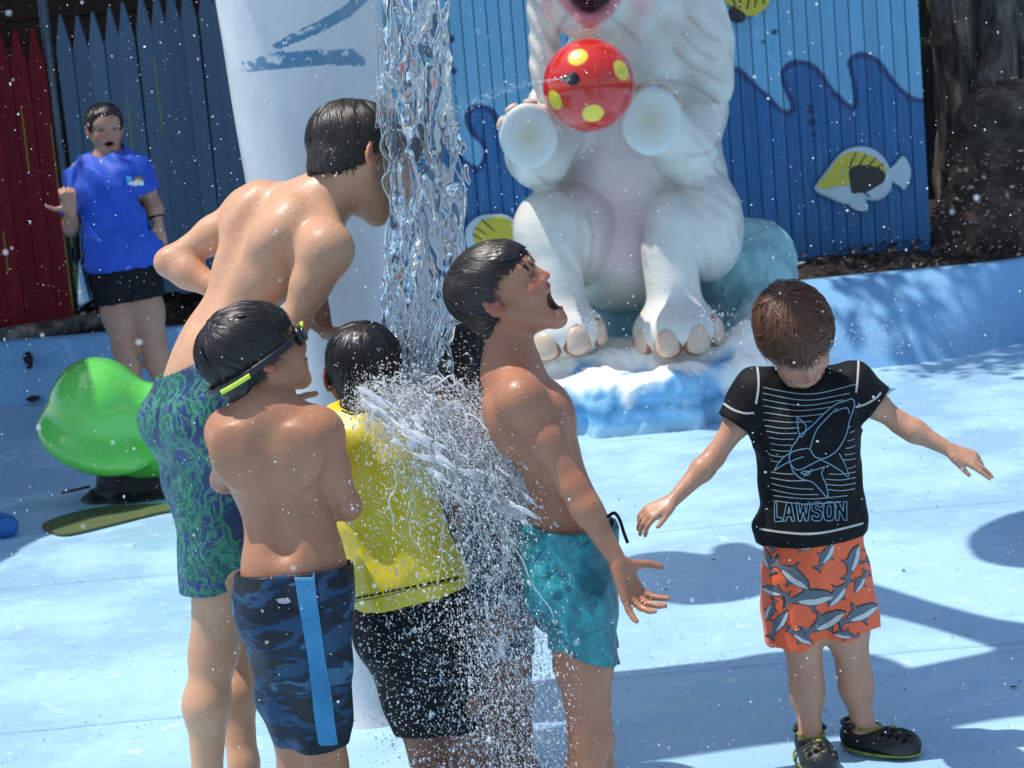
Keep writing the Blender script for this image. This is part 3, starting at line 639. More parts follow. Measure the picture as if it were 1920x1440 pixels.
# torso
s.el(at_(1190, 345, 9.45), (.45, .38, .50), k=.1); s.el(at_(1185, 180, 9.42), (.38, .33, .42), k=.14); s.el(at_(1165, 470, 9.36), (.30, .36, .30), k=.1)
# thighs, knees, shins, feet
def leg(kn, kr, kmid, an, ft, th, thr):
    s.el(at_(*th), thr, k=.022)
    s.el(at_(*th), thr, k=.022); s.el(at_(*kn), kr, k=.022); s.rc(at_(*kmid), at_(*an), .130, .120, k=.045); s.el(at_(*ft), (.205, .22, .13), k=.07)
leg((1032, 432, 9.02), (.175, .20, .19), (1040, 470, 8.93), (1050, 585, 8.88), (1052, 622, 8.86), (1075, 440, 9.2), (.22, .3, .24))
leg((1262, 425, 8.98), (.135, .18, .165), (1254, 470, 8.90), (1266, 580, 8.84), (1270, 618, 8.82), (1318, 420, 9.15), (.185, .32, .27))
PADS = []
# arms: shoulder to the disc paws
def paw(c0, r, Y, sh, el_):
    p = at_(*c0, Y); R = fr(A([0, -1, -.10]), (0, 0, 1))
    s.rc(at_(*sh), at_(*el_), .165, .15, k=.06); s.rc(at_(*el_), p+A([0, .12, .02]), .14, .115, k=.04)
    q = R.copy(); Rz = A([q[0], q[2], q[1]])
    s.el(p+A([0, .075, 0]), (r[0]*.97, .075, r[1]*.97), k=.02); PADS.append((p, r)); return p
pl1 = paw((992, 256), (.132, .145), 8.68, (1060, 190, 9.25), (1010, 290, 9.05)); pl2 = paw((1222, 228), (.138, .155), 8.66, (1300, 205, 9.22), (1285, 280, 9.05))
# head, jaw, cheeks
hc = at_(1110, -130, 9.12); s.el(hc, (.40, .38, .40), k=.1); s.el(at_(1108, -10, 8.98), (.20, .24, .19), k=.06); s.el(at_(1108, 38, 8.90), (.13, .16, .10), k=.06)
s.el(at_(1035, -20, 9.0), (.11, .22, .18), k=.05); s.el(at_(1190, -30, 9.0), (.15, .22, .20), k=.06); s.el(at_(1200, 110, 9.2), (.24, .28, .22), k=.1)
# ears: curved hanging sheets
for pts in ([(1230, -60), (1290, -20), (1322, 60), (1345, 150), (1352, 180)], [(1262, -60), (1310, 10), (1340, 90), (1356, 160)], [(1200, -80), (1250, 10), (1290, 90), (1325, 150)]):
    for q in range(len(pts)-1): s.rc(at_(*pts[q], 8.98+.03*q*.5), at_(*pts[q+1], 8.98+.03*(q+1)*.5), .050, .045, k=.05)
s.el(at_(1290, 45, 9.06), (.19, .07, .32), R=axes(A([.35, 0, -1]), (1, 0, 0)), k=.05); s.el(at_(1020, 55, 9.02), (.07, .10, .30), k=.04); s.el(at_(1016, 130, 9.05), (.055, .08, .14), k=.04)
# trunk raised above the frame
TP = [at_(1105, -60, 8.85), at_(1100, -120, 8.65), at_(1090, -200, 8.50), at_(1080, -290, 8.5), at_(1075, -370, 8.62)]
for q in range(4): s.rc(TP[q], TP[q+1], .15-.022*q, .128-.022*q, k=.05)
# mouth
s.el(at_(1107, -12, 8.72), (.105, .12, .085), k=.03, op='s')
D, lo, ax = s.field(H, pad=.03, mar=.05, far=.1); P = grid_pts(ax)
# long grooves over the ear, wrinkles at arms and hips
pe = at_(1290, 60, 9.0); qx = P[..., 0]-pe[0]; qz = P[..., 2]-pe[2]
we = np.exp(-((qx/.22)**2+(qz/.36)**2)*1.4)*(P[..., 1] < 9.3); D += .008*we*np.sin((qz*.9+qx*.42+1.1*qx*qx)*46)
pe = at_(1018, 60, 9.0); we = np.exp(-(((P[..., 0]-pe[0])/.09)**2+((P[..., 2]-pe[2])/.3)**2)); D += .009*we*np.sin(((P[..., 2]-pe[2])*.6+(P[..., 0]-pe[0])*1.2)*80)
for (wx, wy, wr, fq, ang) in ((1330, 300, .16, 75, .8), (1345, 370, .14, 90, .5), (1345, 450, .14, 100, 1.3), (1010, 330, .12, 80, -.5), (1055, 480, .12, 70, .9)):
    pe = at_(wx, wy, 9.0); a_, b_ = P[..., 0]-pe[0], P[..., 2]-pe[2]; D += .0045*np.exp(-(a_*a_+b_*b_)/wr**2*1.5)*np.sin((b_*math.cos(ang)+a_*math.sin(ang))*fq+3*np.sin(a_*9))
D += .004*vnoise(P*2.0, 41, 2)
V, F = nets(D, lo, H); del P
white = A([.69, .66, .60]); items = []
XZ = proj(V)
items.append((at_(1150, 330, 9.05), (.17, .3, .36), None, (.72, .60, .60), .5)); items.append((at_(1160, 430, 9.05), (.13, .3, .2), None, (.74, .58, .58), .5))

items.append((at_(1205, 0, 8.85), (.05, .12, .06), None, (.72, .42, .42), .7)); items.append((at_(1025, 8, 8.85), (.03, .12, .05), None, (.72, .42, .42), .7))
for p, r in ((pl1, .10), (pl2, .105)): items.append((p+A([0, -.01, 0]), (r, .06, r*1.1), None, (.66, .62, .50), .45))
col = blobs(V, white, items); fr_ = V[:, 1] < 9.2
for pg, cc_, sf in (([(1040, -60), (1046, -5), (1070, 28), (1092, 48), (1105, 56), (1120, 48), (1146, 30), (1166, -5), (1172, -60)], (.58, .17, .19), 5), ([(1056, -60), (1066, -6), (1084, 14), (1106, 24), (1128, 14), (1148, -6), (1156, -60)], (.09, .008, .012), 3)):
    pg = spline(pg, 4); t_ = np.clip((path_dist(XZ[:, 0], XZ[:, 1], pg)*np.where(in_poly(XZ[:, 0], XZ[:, 1], pg), 1, -1)+sf)/(2*sf), 0, 1)*fr_; col = col*(1-t_[:, None])+A(cc_)*t_[:, None]
for pth in ([(1150, 36), (1180, 60), (1200, 80)], [(1062, 30), (1040, 70), (1050, 100)], [(1290, 30), (1320, 60), (1345, 75)], [(1275, 60), (1310, 95), (1345, 112)], [(1262, 92), (1300, 125), (1350, 150)], [(1235, 150), (1290, 160), (1345, 192)], [(1205, 372), (1202, 430), (1212, 500)], [(1100, 400), (1112, 440), (1105, 500)], [(1290, 292), (1330, 285), (1362, 250)], [(1215, 372), (1260, 350), (1320, 356)], [(1010, 330), (1030, 345), (1060, 340)]):
    t_ = np.clip(1-path_dist(XZ[:, 0], XZ[:, 1], spline(pth, 4))/7, 0, 1)*fr_*.55; col = col*(1-t_[:, None])+A([.42, .30, .26])*t_[:, None]
STAT = empty('elephant_statue', at_(1200, 640, 9.2)*A([1, 1, 0])+A([0, 0, .36]), 'white cartoon elephant statue sitting on the iceberg base', 'statue')
mk('body', V, F, MAT_STAT, STAT, col=col)
m = Mt('pad_paint'); c = m.mix(m.attr(), (.45, .43, .36), m.ramp(m.noise(9, 7, .7, m.coord()), [(.52, 0.), (.8, .35)])); MAT_PAD = m.done(c, .4, m.bump(m.noise(30, 5, .6, m.coord()), .25, .003))
for p, r in PADS:
    prof = [(0, 0), (.3, .0005), (.55, .001), (.8, .0), (.93, .003), (.985, .012), (1, .024), (.985, .040), (.95, .055)]; n_ = 56; a = np.linspace(0, 2*np.pi, n_, endpoint=False); Rt = np.asarray(Matrix.Rotation(math.radians(7), 3, 'X'))
    V = np.concatenate([np.column_stack([q*r[0]*np.cos(a)*(1+.012*np.sin(3*a)), np.full(n_, y_), q*r[1]*np.sin(a)]) for q, y_ in prof]); i = np.arange(len(prof)-1)[:, None]*n_+np.arange(n_)[None]; i2 = np.arange(len(prof)-1)[:, None]*n_+((np.arange(n_)+1) % n_)[None]
    rad = np.repeat([q for q, _ in prof], n_)[:, None]; t_ = np.clip(1-rad/.75, 0, 1); cc_ = A([.62, .64, .62])*(1-t_)+A([.52, .46, .31])*t_
    mk('paw_pad', p+A([0, -.004, 0])+V@Rt.T, np.stack([i, i2, i2+n_, i+n_], -1).reshape(-1, 4), MAT_PAD, STAT, col=cc_)
# toe nails: rounded domes with a dark rim, each one a part
MAT_NAIL = simple('toe_nail_paint', (.62, .44, .33), .38, .16, 9, .2, 50); MAT_RIM = simple('nail_rim_paint', (.30, .12, .06), .5, .35, 12, .2)
def nails(fc, rads, specs):
    for ang, w, h, dz in specs:
        a = math.radians(ang); d = A([math.sin(a), -math.cos(a), 0]); p = fc+d*A([rads[0], rads[1], 0])+A([0, 0, dz]); Rn = fr(d, (0, 0, 1))
        for nm, k, dd, mt in (('nail_rim', 1.14, -.008, MAT_RIM), ('toe_nail', 1., .004, MAT_NAIL)):
            sq = Sdf().el(p+d*dd, (w*k, .035, h*k), R=Rn, k=.01).el(p+d*dd-A([0, 0, h*.55]), (w*k*1.02, .036, h*k*.6), R=Rn, k=.02)
            Dn, ln, an = sq.field(.008, pad=.015); Vn, Fn = nets(Dn, ln, .008); o_ = mk(nm, Vn, Fn, mt, STAT)
nails(at_(1270, 618, 8.82), (.185, .20), ((-62, .040, .055, -.02), (-20, .055, .062, -.025), (22, .057, .064, -.02), (60, .045, .062, .0)))
nails(at_(1052, 622, 8.86), (.185, .20), ((-25, .058, .06, -.03), (20, .055, .062, -.015), (62, .042, .055, .0)))
for p, angs, r in ((pl1, (-62, -30, 8, 42), (.134, .150)), (pl2, (-45, -12, 30, 60), (.140, .158))):
    for an in angs:
        a = math.radians(an); q = p+A([math.sin(a)*r[0], .026, math.cos(a)*r[1]]); tdir = A([math.cos(a), 0, -math.sin(a)])
        sq = Sdf().el(q, (.034, .03, .016), R=fr(A([0, -1, 0]), A([math.sin(a), 0, math.cos(a)])), k=.01); Dn, ln, an_ = sq.field(.006, pad=.012); Vn, Fn = nets(Dn, ln, .006); mk('toe_nail', Vn, Fn, MAT_NAIL, STAT)
# ball held between the paws
bc_ = at(1104, 160, 8.72); br = .2005
m = Mt('ball_paint'); c = m.mix(m.attr(), 0., m.ramp(m.noise(14, 7, .7, m.coord()), [(.55, 0.), (.8, .25)]))
MAT_BALL = m.done(c, .22, m.bump(m.noise(40, 4, .6, m.coord()), .12, .003), Coat_Weight=.7, Coat_Roughness=.08)
n1, n2 = 180, 120; th = np.linspace(0, np.pi, n2+1); ph = np.linspace(0, 2*np.pi, n1, endpoint=False); T_, P_ = np.meshgrid(th, ph, indexing='ij')
Dr = np.stack([np.sin(T_)*np.cos(P_), np.sin(T_)*np.sin(P_), np.cos(T_)], -1).reshape(-1, 3); i = np.arange(n2)[:, None]*n1+np.arange(n1)[None]; i2 = np.arange(n2)[:, None]*n1+((np.arange(n1)+1) % n1)[None]
FB = np.stack([i, i+n1, i2+n1, i2], -1).reshape(-1, 4); cb = np.tile(A([.62, .022, .012]), (len(Dr), 1))
def bdir(px, py):
    d = ray(px, py); d = d/np.linalg.norm(d); o = EYE-bc_; b = o@d; q = b*b-(o@o-br*br); return nrm(EYE+d*(-b-math.sqrt(max(q, 0)))-bc_)
for px, py, rr in ((1083, 106, .225), (1166, 131, .235), (1039, 188, .225), (1112, 214, .24)):
    d_ = np.arccos(np.clip(Dr@bdir(px, py), -1, 1)); t = ((rr-d_)/.02).clip(0, 1)[:, None]; cb = cb*(1-t)+A([.80, .62, .03])*t
for dd in (A([.3, .9, .1]), A([-.8, .5, .3]), A([.1, .3, .95]), A([.9, .3, -.3]), A([-.2, .6, -.8])):
    d_ = np.arccos(np.clip(Dr@nrm(dd), -1, 1)); t = ((.23-d_)/.02).clip(0, 1)[:, None]; cb = cb*(1-t)+A([.80, .62, .03])*t
ball = mk('ball', bc_+Dr*br, FB, MAT_BALL, col=cb); tag(ball, 'red ball with yellow dots held between the elephant statue paws', 'ball')
nd_ = bdir(1075, 148); p0 = bc_+nd_*(br-.01); nd2 = nrm(nd_+A([-.9, -.1, -.15]))
MAT_CHROME = simple('spray_nozzle_metal', (.35, .33, .30), .25, .3, 20, .2, Metallic=.9); MAT_BLK = simple('black_rubber', (.012, .012, .013), .6, .4, 20, .3)
o = MB().tube([p0, p0+nd_*.03], .028, 14); o.tube([p0+nd_*.03, p0+nd_*.045], [.028, .016], 14); o.build('nozzle_collar', MAT_BLK, ball, True)
o = MB().tube([p0+nd_*.03, p0+nd_*.03+nd2*.045], .014, 12); o.tube([p0+nd_*.03+nd2*.045, p0+nd_*.03+nd2*.065], [.014, .008], 12); o.build('nozzle', MAT_CHROME, ball, True)
NOZ = p0+nd_*.03+nd2*.065; NOZD = nd2

# ================================================================== white tapered column
CY = 5.02
def cpt(px, py): return at(px, py, CY)
cb_, ct_ = cpt(712, 1370), cpt(560, 0); zb, zt = 0.0, 3.1
def cax(z): t = (z-cb_[2])/(ct_[2]-cb_[2]); return cb_*(1-t)+ct_*t, .112*(1-t)+.2035*t
n1 = 300; zs = np.concatenate([np.linspace(zb, 1.55, 60), np.linspace(1.56, 1.98, 100), np.linspace(2.0, zt, 30)])
rows = []
for z in zs:
    c0, r = cax(z); a = np.linspace(0, 2*np.pi, n1, endpoint=False); r = r+(.02*math.exp(-z/.04))
    rows.append(np.column_stack([c0[0]+r*np.cos(a), np.full(n1, CY)+r*np.sin(a)+.0, np.full(n1, z)]))
V = np.vstack(rows); V[:, :2] += (.0022*vnoise(V*A([3, 3, 1.5]), 51, 3))[:, None]
i = np.arange(len(zs)-1)[:, None]*n1+np.arange(n1)[None]; i2 = np.arange(len(zs)-1)[:, None]*n1+((np.arange(n1)+1) % n1)[None]
F = np.stack([i, i2, i2+n1, i+n1], -1).reshape(-1, 4)
XY = proj(V); front = V[:, 1] < CY; cc = np.tile(A([.70, .71, .72]), (len(V), 1)); er = vnoise(V*A([12, 12, 12]), 52, 3)*.5+.5*vnoise(V*A([45, 45, 30]), 53, 2)
for poly in ([(498, 92), (540, 66), (600, 38), (650, 8), (662, -12), (690, -12), (690, 2), (655, 32), (600, 62), (545, 84), (505, 100)], [(453, 118), (520, 97), (600, 94), (660, 92), (684, 110), (684, 124), (620, 122), (540, 128), (453, 136)]):
    ins = in_poly(XY[:, 0], XY[:, 1], poly) & front; wl = np.clip((XY[:, 0]-440)/160, .25, 1)
    t = (np.clip((er+.55*wl)/.2, 0, 1)*ins)[:, None]; cc = cc*(1-t)+A([.09, .25, .40])*t
m = Mt('column_paint'); v = m.coord((1, 1, .5)); g = m.noise(3, 6, .65, v); c = m.mix(m.attr(), (.42, .44, .48), m.ramp(g, [(.42, 0.), (.75, .6)])); c = m.mix(c, (.50, .46, .42), m.ramp(m.noise(8, 7, .7, v), [(.58, 0.), (.8, .4)]))
MAT_COLM = m.done(c, .35, m.bump(m.noise(9, 6, .6, v), .25, .01), Coat_Weight=.3, Coat_Roughness=.2)
colm = empty('spray_column', (cax(0)[0][0], CY, 0), 'white tapered column with worn blue stripes behind the children', 'column')
mk('shaft', V, F, MAT_COLM, colm, col=cc)
c0, r = cax(zt); o = MB(); o.tube([(c0[0], CY, zt-.01), (c0[0], CY, zt+.05)], r+.02, 48); o.tube([(c0[0], CY, zt+.05), (c0[0]+.1, CY-.3, zt+.25), (c0[0]+.36, CY-.86, zt+.22), (c0[0]+.40, CY-.9, zt+.05)], .05, 16); o.build('top_spout', MAT_COLM, colm, True)
c0, r = cax(0); MB().tube([(c0[0], CY, 0), (c0[0], CY, .018), (c0[0], CY, .022)], [r+.006, r+.006, r+.002], 48).build('base_flange', MAT_METAL, colm, True)

# ================================================================== green toy seat
TY = 8.15; H = .008; s = Sdf()
s.el(at(183, 770, TY), (.200, .26, .222), k=.03); s.rc(at(240, 775, TY), at(420, 785, TY), .135, .13, k=.055)
s.el(at(188, 815, TY-.03), (.256, .30, .105), R=axes(A([.42, -.28, 1]), (1, 0, -.4)), k=.045); s.rc(at(262, 832, TY+.06), at(400, 830, TY+.05), .15, .15, k=.02)
D, lo, ax = s.field(H, pad=.03, mar=.04, far=.1); V, F = nets(D, lo, H); V = relax(V, F, 2)
MAT_GREEN = simple('green_plastic', (.13, .60, .085), .24, .06, 3, .05, 30, Coat_Weight=.6, Coat_Roughness=.06)
toy = empty('ride_on_toy', G(215, 930), 'glossy bright green plastic ride on seat on the pool floor', 'spring rider'); mk('seat', V, F, MAT_GREEN, toy)
tb = G(235, 928); s = Sdf().el(tb+A([.02, .0, .06]), (.14, .13, .10), k=.03).el(tb+A([.18, 0, .05]), (.16, .13, .09), k=.03).el(tb+A([0.05, 0, .0]), (.24, .2, .035), k=.03)
D, lo, ax = s.field(.009); D = D+.012*vnoise(grid_pts(ax)*4, 61, 3); V, F = nets(D, lo, .009); mk('rubber_base', V, F, MAT_BLK, toy)
MAT_RUST = simple('rusty_metal', (.13, .04, .02), .8, .4, 20); MB().tube([G(116, 933)+A([0, 0, .02]), G(170, 925)+A([0, 0, .03])], .006, 6).build('metal_rod', MAT_RUST, toy, True)
MAT_OLIVE = simple('olive_sheet', (.075, .10, .03), .7, .35, 12, .4, 80)  # thin flat olive sheet just above the floor in front of the toy
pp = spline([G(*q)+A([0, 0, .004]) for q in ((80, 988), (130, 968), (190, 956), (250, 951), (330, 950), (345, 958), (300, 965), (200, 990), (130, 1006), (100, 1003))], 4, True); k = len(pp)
V = np.vstack([pp, pp+A([0, 0, .008])]); o = MB(); o.add(V, [list(range(k, 2*k))]+[[i, (i+1) % k, k+(i+1) % k, k+i] for i in range(k)]); tag(o.build('olive_patch', MAT_OLIVE), 'thin olive green patch lying in front of the green toy', 'mat')
# ================================================================== people: builders
def skin_mat(name, rough=.50, wet=.08):
    m = Mt(name); v = m.coord(); c = m.attr()
    c = m.mix(c, m.mix(c, (.75, .25, .18), .25), m.ramp(m.noise(16, 5, .6, v), [(.45, 0.), (.75, .6)])); c = m.mix(c, 0.0, m.ramp(m.noise(5, 5, .65, v), [(.45, 0.), (.75, .22)])); c = m.mix(c, (.30, .12, .07), m.ramp(m.noise(90, 4, .7, v), [(.60, 0.), (.70, .30)]))
    g = m.ramp(m.noise(26, 5, .65, v), [(.38, rough+.08), (.66, rough-.18)])
    nor = m.bump(m.noise(240, 3, .6, v), .22, .0012); nor = m.bump(m.ramp(m.noise(75, 4, .6, v), [(.56, 0.), (.70, 1.)]), .30, .0022, nor)
    m.b.inputs['Subsurface Radius'].default_value = (1, .35, .18)
    return m.done(c, g, nor, Subsurface_Weight=.12, Subsurface_Scale=.012, Coat_Weight=wet, Coat_Roughness=.22, Specular_IOR_Level=.38)
MAT_SKIN = skin_mat('skin')
def hair_mat(name, c, rough=.34):
    m = Mt(name); v = m.coord(); col = m.mix(tuple(A(c)*.55), tuple(A(c)*1.6), m.noise(60, 4, .6, v))
    return m.done(col, rough+.10, None, Specular_IOR_Level=.45, Coat_Weight=.10, Coat_Roughness=.3)
MAT_HBLK = hair_mat('wet_black_hair', (.010, .008, .007), .30); MAT_HDB = hair_mat('wet_dark_brown_hair', (.018, .011, .008), .30); MAT_HBR = hair_mat('chestnut_hair', (.105, .042, .018), .40)
MAT_EYE = simple('eyeball', (.75, .72, .68), .12, .05, bump=0); MAT_IRIS = simple('dark_iris', (.02, .012, .008), .1, .1, bump=0)
MAT_TOOTH = simple('teeth', (.75, .72, .64), .2, .05, bump=0); MAT_LIPIN = simple('tongue', (.40, .07, .07), .25, .2, bump=0)

def head_sdf(s, O, R, S, mouth=0., chub=1.0, ears=True, look=None, lids=True):
    """O = point between the ears, R rows = right, forward, up"""
    def W(x, y, z): return O+S*(x*R[0]+y*R[1]+z*R[2])
    k = .022*S; md = mouth*.030
    s.el(W(0, -.014, .036), A([.071, .091, .071])*S, R, k=k)
    s.el(W(0, .050, .030), A([.056, .040, .052])*S, R, k=k)
    s.el(W(0, .030, -.022-md*.4), A([.054*chub, .058, .066+md*.4])*S, R, k=k)
    for q in (-1, 1):
        s.rc(W(q*.047, -.002, -.030), W(q*.020, .060, -.074-md), .021*S, .017*S, k=k)
        s.el(W(q*.033*chub, .056, -.026), A([.023, .022, .024])*S, R, k=.02*S)
        s.rc(W(q*.012, .083, .028), W(q*.044, .066, .026), .008*S, .007*S, k=.014*S)
    s.el(W(0, .064, -.084-md), A([.019, .017, .015])*S, R, k=.016*S)
    for q in (-1, 1): s.el(W(q*.030, .0855, .008), A([.0155, .010, .0105])*S, R, k=.010*S, op='s')
    for q in (-1, 1):
        if lids: s.el(W(q*.030, .0690, .006), A([.0145, .0135, .0105])*S, R, k=.004*S)
        else: s.el(W(q*.030, .0665, .006), A([.014, .012, .010])*S, R, k=.004*S)
    s.rc(W(0, .078, .018), W(0, .098, -.020), .0065*S, .0088*S, k=.010*S)
    for q in (-1, 1): s.el(W(q*.0105, .088, -.024), A([.0070, .009, .0065])*S, R, k=.006*S)
    for q in (-1, 1): s.el(W(q*.006, .092, -.0305), A([.0032, .005, .003])*S, R, k=.002*S, op='s')
    up = .006*mouth
    s.rc(W(-.016, .080, -.050+up), W(0, .0875, -.046+up), .0050*S, .0062*S, k=.006*S); s.rc(W(.016, .080, -.050+up), W(0, .0875, -.046+up), .0050*S, .0062*S, k=.006*S)
    s.rc(W(-.013, .079, -.058-md*1.15), W(.013, .079, -.058-md*1.15), .0064*S, k=.007*S)
    if mouth > 0: s.el(W(0, .085, -.050-md*.66), A([.017+.010*mouth, .036, .004+md*.66])*S, R, k=.004*S, op='s')
    if ears:
        for q in (-1, 1):
            Re = fr(nrm(R[1]*.35+R[0]*q*.94), R[2]); c0 = W(q*.0765, -.012, .001)
            s.el(c0, A([.0185, .0055, .031])*S, Re, k=.006*S); s.el(W(q*.0735, -.006, -.022), A([.010, .008, .010])*S, Re, k=.006*S)
            s.el(c0+Re[1]*.0062*S+R[1]*.003*S+R[2]*.002*S, A([.0105, .0052, .020])*S, Re, k=.004*S, op='s')
    B = [(W(0, .086, -.046+up), A([.019, .012, .0075])*S, R, None, .3), (W(0, .080, -.059-md*1.15), A([.018, .012, .0085])*S, R, None, .3)]
    return W, B
def hand_sdf(s, w, d, n, L, side=1, curls=(25, 30, 25), spread=.35, thumb=(.8, .6, .2), per=None):
    d = nrm(d); n = nrm(A(n)-d*(A(n)@d)); t = np.cross(d, n)*side
    offs = (.165, .055, -.055, -.155); lens = (.40, .45, .42, .33)
    for i in range(4):
        kn = w+d*L*(.50-.02*abs(i-1))+t*offs[i]*L*.95
        s.rc(w+d*L*.06+t*offs[i]*L*.40, kn, .085*L, .060*L, k=.05*L)
        c = curls if per is None else per[i]; di = nrm(d+t*offs[i]*spread*2.2); p = kn; a = 0
        for j, f_ in enumerate((.45, .30, .25)):
            a += math.radians(c[j]); dr = di*math.cos(a)+n*math.sin(a); q = p+dr*lens[i]*L*f_; s.rc(p, q, (.053-.005*j)*L, (.048-.006*j)*L, k=.010*L); p = q
    tb = w+d*L*.12+t*L*.13; td = nrm(t*thumb[0]+d*thumb[1]+n*thumb[2]); p1 = tb+td*L*.24; td2 = nrm(td+d*.45+n*.1); p2 = p1+td2*L*.20
    s.rc(w+d*L*.06+t*L*.03, tb+td*L*.08, .085*L, .075*L, k=.05*L); s.rc(tb, p1, .070*L, .054*L, k=.03*L); s.rc(p1, p2, .054*L, .044*L, k=.01*L)
    return p2
class Fig: pass
def person(name, label, J, u, skin, h=.0042, face=None, hands=True, mouth=0., feet=True, S=None, robust=1.0, lids=True, colors=(), chub=1.0, group='children playing under the falling water', beltf=None, limb=1.0):
    """J: dict of world points; J['hf'], J['hu'] head forward and up; J['tf'] chest forward"""
    f = Fig(); s = Sdf(); f.s = s; f.J = J; f.u = u; S = S or u; f.S = S; g = robust
    pel, wst, chs, nk = J['pel'], J['wst'], J['chs'], J['nk']; sR, sL = J['shR'], J['shL']
    tz = nrm(nk-chs); tx = nrm(sR-sL); ty = nrm(np.cross(tz, tx)); tz = np.cross(tx, ty); T = A([tx, ty, tz]); f.T = T
    hR, hL = J['hpR'], J['hpL']; pz = nrm(wst-pel); px_ = nrm(hR-hL); py_ = nrm(np.cross(pz, px_)); pz = np.cross(px_, py_); PT = A([px_, py_, pz]); f.PT = PT
    n0 = len(s.p)
    s.el(pel+pz*.01*u, A([.112, .086, .085])*u*g, PT, k=.05*u)
    for hp in (hR, hL): s.el(hp-py_*.035*u+pz*.005*u, A([.060, .062, .068])*u*g, PT, k=.035*u)
    s.el(wst, A([.094, .068, .085])*u*g, axes(nrm(chs-pel), px_+tx), k=.06*u)
    s.el((wst+pel)/2, A([.098, .074, .08])*u*g, PT, k=.05*u)
    s.el(chs, A([.112, .078, .125])*u*g, T, k=.06*u); s.el(chs+tz*.055*u, A([.122, .068, .075])*u*g, T, k=.05*u)
    f.ntor = len(s.p)
    for sh in (sR, sL):
        q = 1 if sh is sR else -1
        s.rc(nk-tz*.005*u, sh+tz*.004*u, .038*u, .036*u, k=.045*u); s.el(sh, .044*u*g, k=.03*u)
        s.el(chs+q*tx*.065*u-ty*.058*u+tz*.045*u, A([.040, J.get('scap', .020), .055])*u, T, k=.04*u)
        s.el(chs+q*tx*.050*u+ty*.055*u+tz*.030*u, A([.050, .022, .042])*u, T, k=.035*u)
    f.nsh = len(s.p)
    if J.get('groove', 1): s.rc(chs-ty*.096*u+tz*.10*u, wst-ty*.082*u, .019*u, .019*u, k=.030*u, op='s')
    O = J['hd']; R = fr(J['hf'], J['hu']); f.O = O; f.R = R
    s.rc(nk-tz*.01*u, O-R[2]*.040*S-R[1]*.020*S, .048*u, .046*S, k=.035*u)
    f.W, B = head_sdf(s, O, R, S, mouth, chub, lids=lids)
    f.nhead = len(s.p); f.arm = {}; f.leg = {}
    gt = g; g = g*limb; gl = g
    for q in 'RL':
        a0 = len(s.p); sh, el_, wr = J['sh'+q], J['el'+q], J['wr'+q]
        mid = sh+(el_-sh)*.45; s.rc(sh, mid, .037*u*g, .035*u*g, k=.03*u); s.rc(mid, el_, .034*u*g, .0265*u*g, k=.02*u)
        m2 = el_+(wr-el_)*.28; s.rc(el_, m2, .0265*u*g, .0295*u*g, k=.02*u); s.rc(m2, wr, .0295*u*g, .0185*u*g, k=.02*u)
        if hands:
            hd = J.get('hand'+q) or dict(d=nrm(wr-el_), n=A([0, 1, 0])); hd = dict(hd); L = hd.pop('L', .132*u)
            hand_sdf(s, wr, hd.pop('d'), hd.pop('n'), L, **hd)
        f.arm[q] = (a0, len(s.p))
        l0 = len(s.p); hp, kn, an = J['hp'+q], J['kn'+q], J['an'+q]
        s.rc(hp, hp+(kn-hp)*.5, .066*u*g, .058*u*g, k=.04*u); s.rc(hp+(kn-hp)*.5, kn, .058*u*g, .043*u*g, k=.03*u)
        back = -py_*.010*u; c1 = kn+(an-kn)*.30+back
        s.rc(kn, c1, .040*u*g, .041*u*g, k=.03*u); s.rc(c1, kn+(an-kn)*.75, .041*u*g, .028*u*g, k=.03*u); s.rc(kn+(an-kn)*.75, an, .028*u*g, .026*u*g, k=.02*u)
        if feet:
            fd = nrm(J.get('fd'+q, A([py_[0], py_[1], 0]))); hz = .030*u
            heel = an-fd*.028*u; heel[2] = hz; toe = an+fd*.115*u; toe[2] = .018*u
            s.rc(an, heel, .026*u, .030*u, k=.02*u); s.rc(heel, toe, .030*u, .020*u, k=.02*u); s.rc(an, an+(toe-an)*.6, .026*u, .024*u, k=.02*u)
            lt = np.cross(fd, A([0, 0, 1]))
            for ti in range(5): s.rc(toe+lt*(ti-2)*.0145*u-fd*.02*u, toe+lt*(ti-2)*.0155*u+fd*(.028-.005*abs(ti-(1.2 if q == 'L' else 2.8)))*u, .0105*u, .008*u, k=.006*u)
        f.leg[q] = (l0, len(s.p))
    D, lo, ax = s.field(h, pad=.012, mar=.03)
    V, F = nets(D, lo, h); del D; V = relax(V, F, 1, .35); f.V, f.F = V, F
    sk = A(skin, float); lip = sk*A([.95, .55, .55])+A([.04, 0, .01]); items = [(b[0], b[1], b[2], tuple(lip), b[4]) for b in B]
    W = f.W; red = sk*A([1.08, .72, .70])
    for q in (-1, 1):
        items.append((W(q*.036, .066, -.022), A([.018, .02, .018])*S, R, tuple(red), .8)); items.append((W(q*.078, -.012, .0), A([.014, .03, .034])*S, R, tuple(red), .5))
        items.append((chs+q*tx*.058*u+ty*.075*u+tz*.02*u, A([.010]*3)*u, None, tuple(sk*.55), .4))
        if lids: items.append((W(q*.030, .0825, -.0012), A([.0125, .006, .0012])*S, R, (.05, .025, .018), .5))
    items.append((W(0, .098, -.018), A([.011, .012, .010])*S, R, tuple(red), .8))
    for q in 'RL':
        items.append((J['el'+q], A([.03]*3)*u, None, tuple(sk*A([1.02, .86, .84])), .8)); items.append((J['kn'+q], A([.04]*3)*u, None, tuple(sk*A([.98, .84, .82])), .8))
    if mouth > 0: md = mouth*.030; items.append((W(0, .064, -.050-md*.66), A([.0215+.008*mouth, .030, .006+md*.68])*S, R, (.10, .012, .014), .10))
    items += list(colors(f)) if callable(colors) else list(colors)
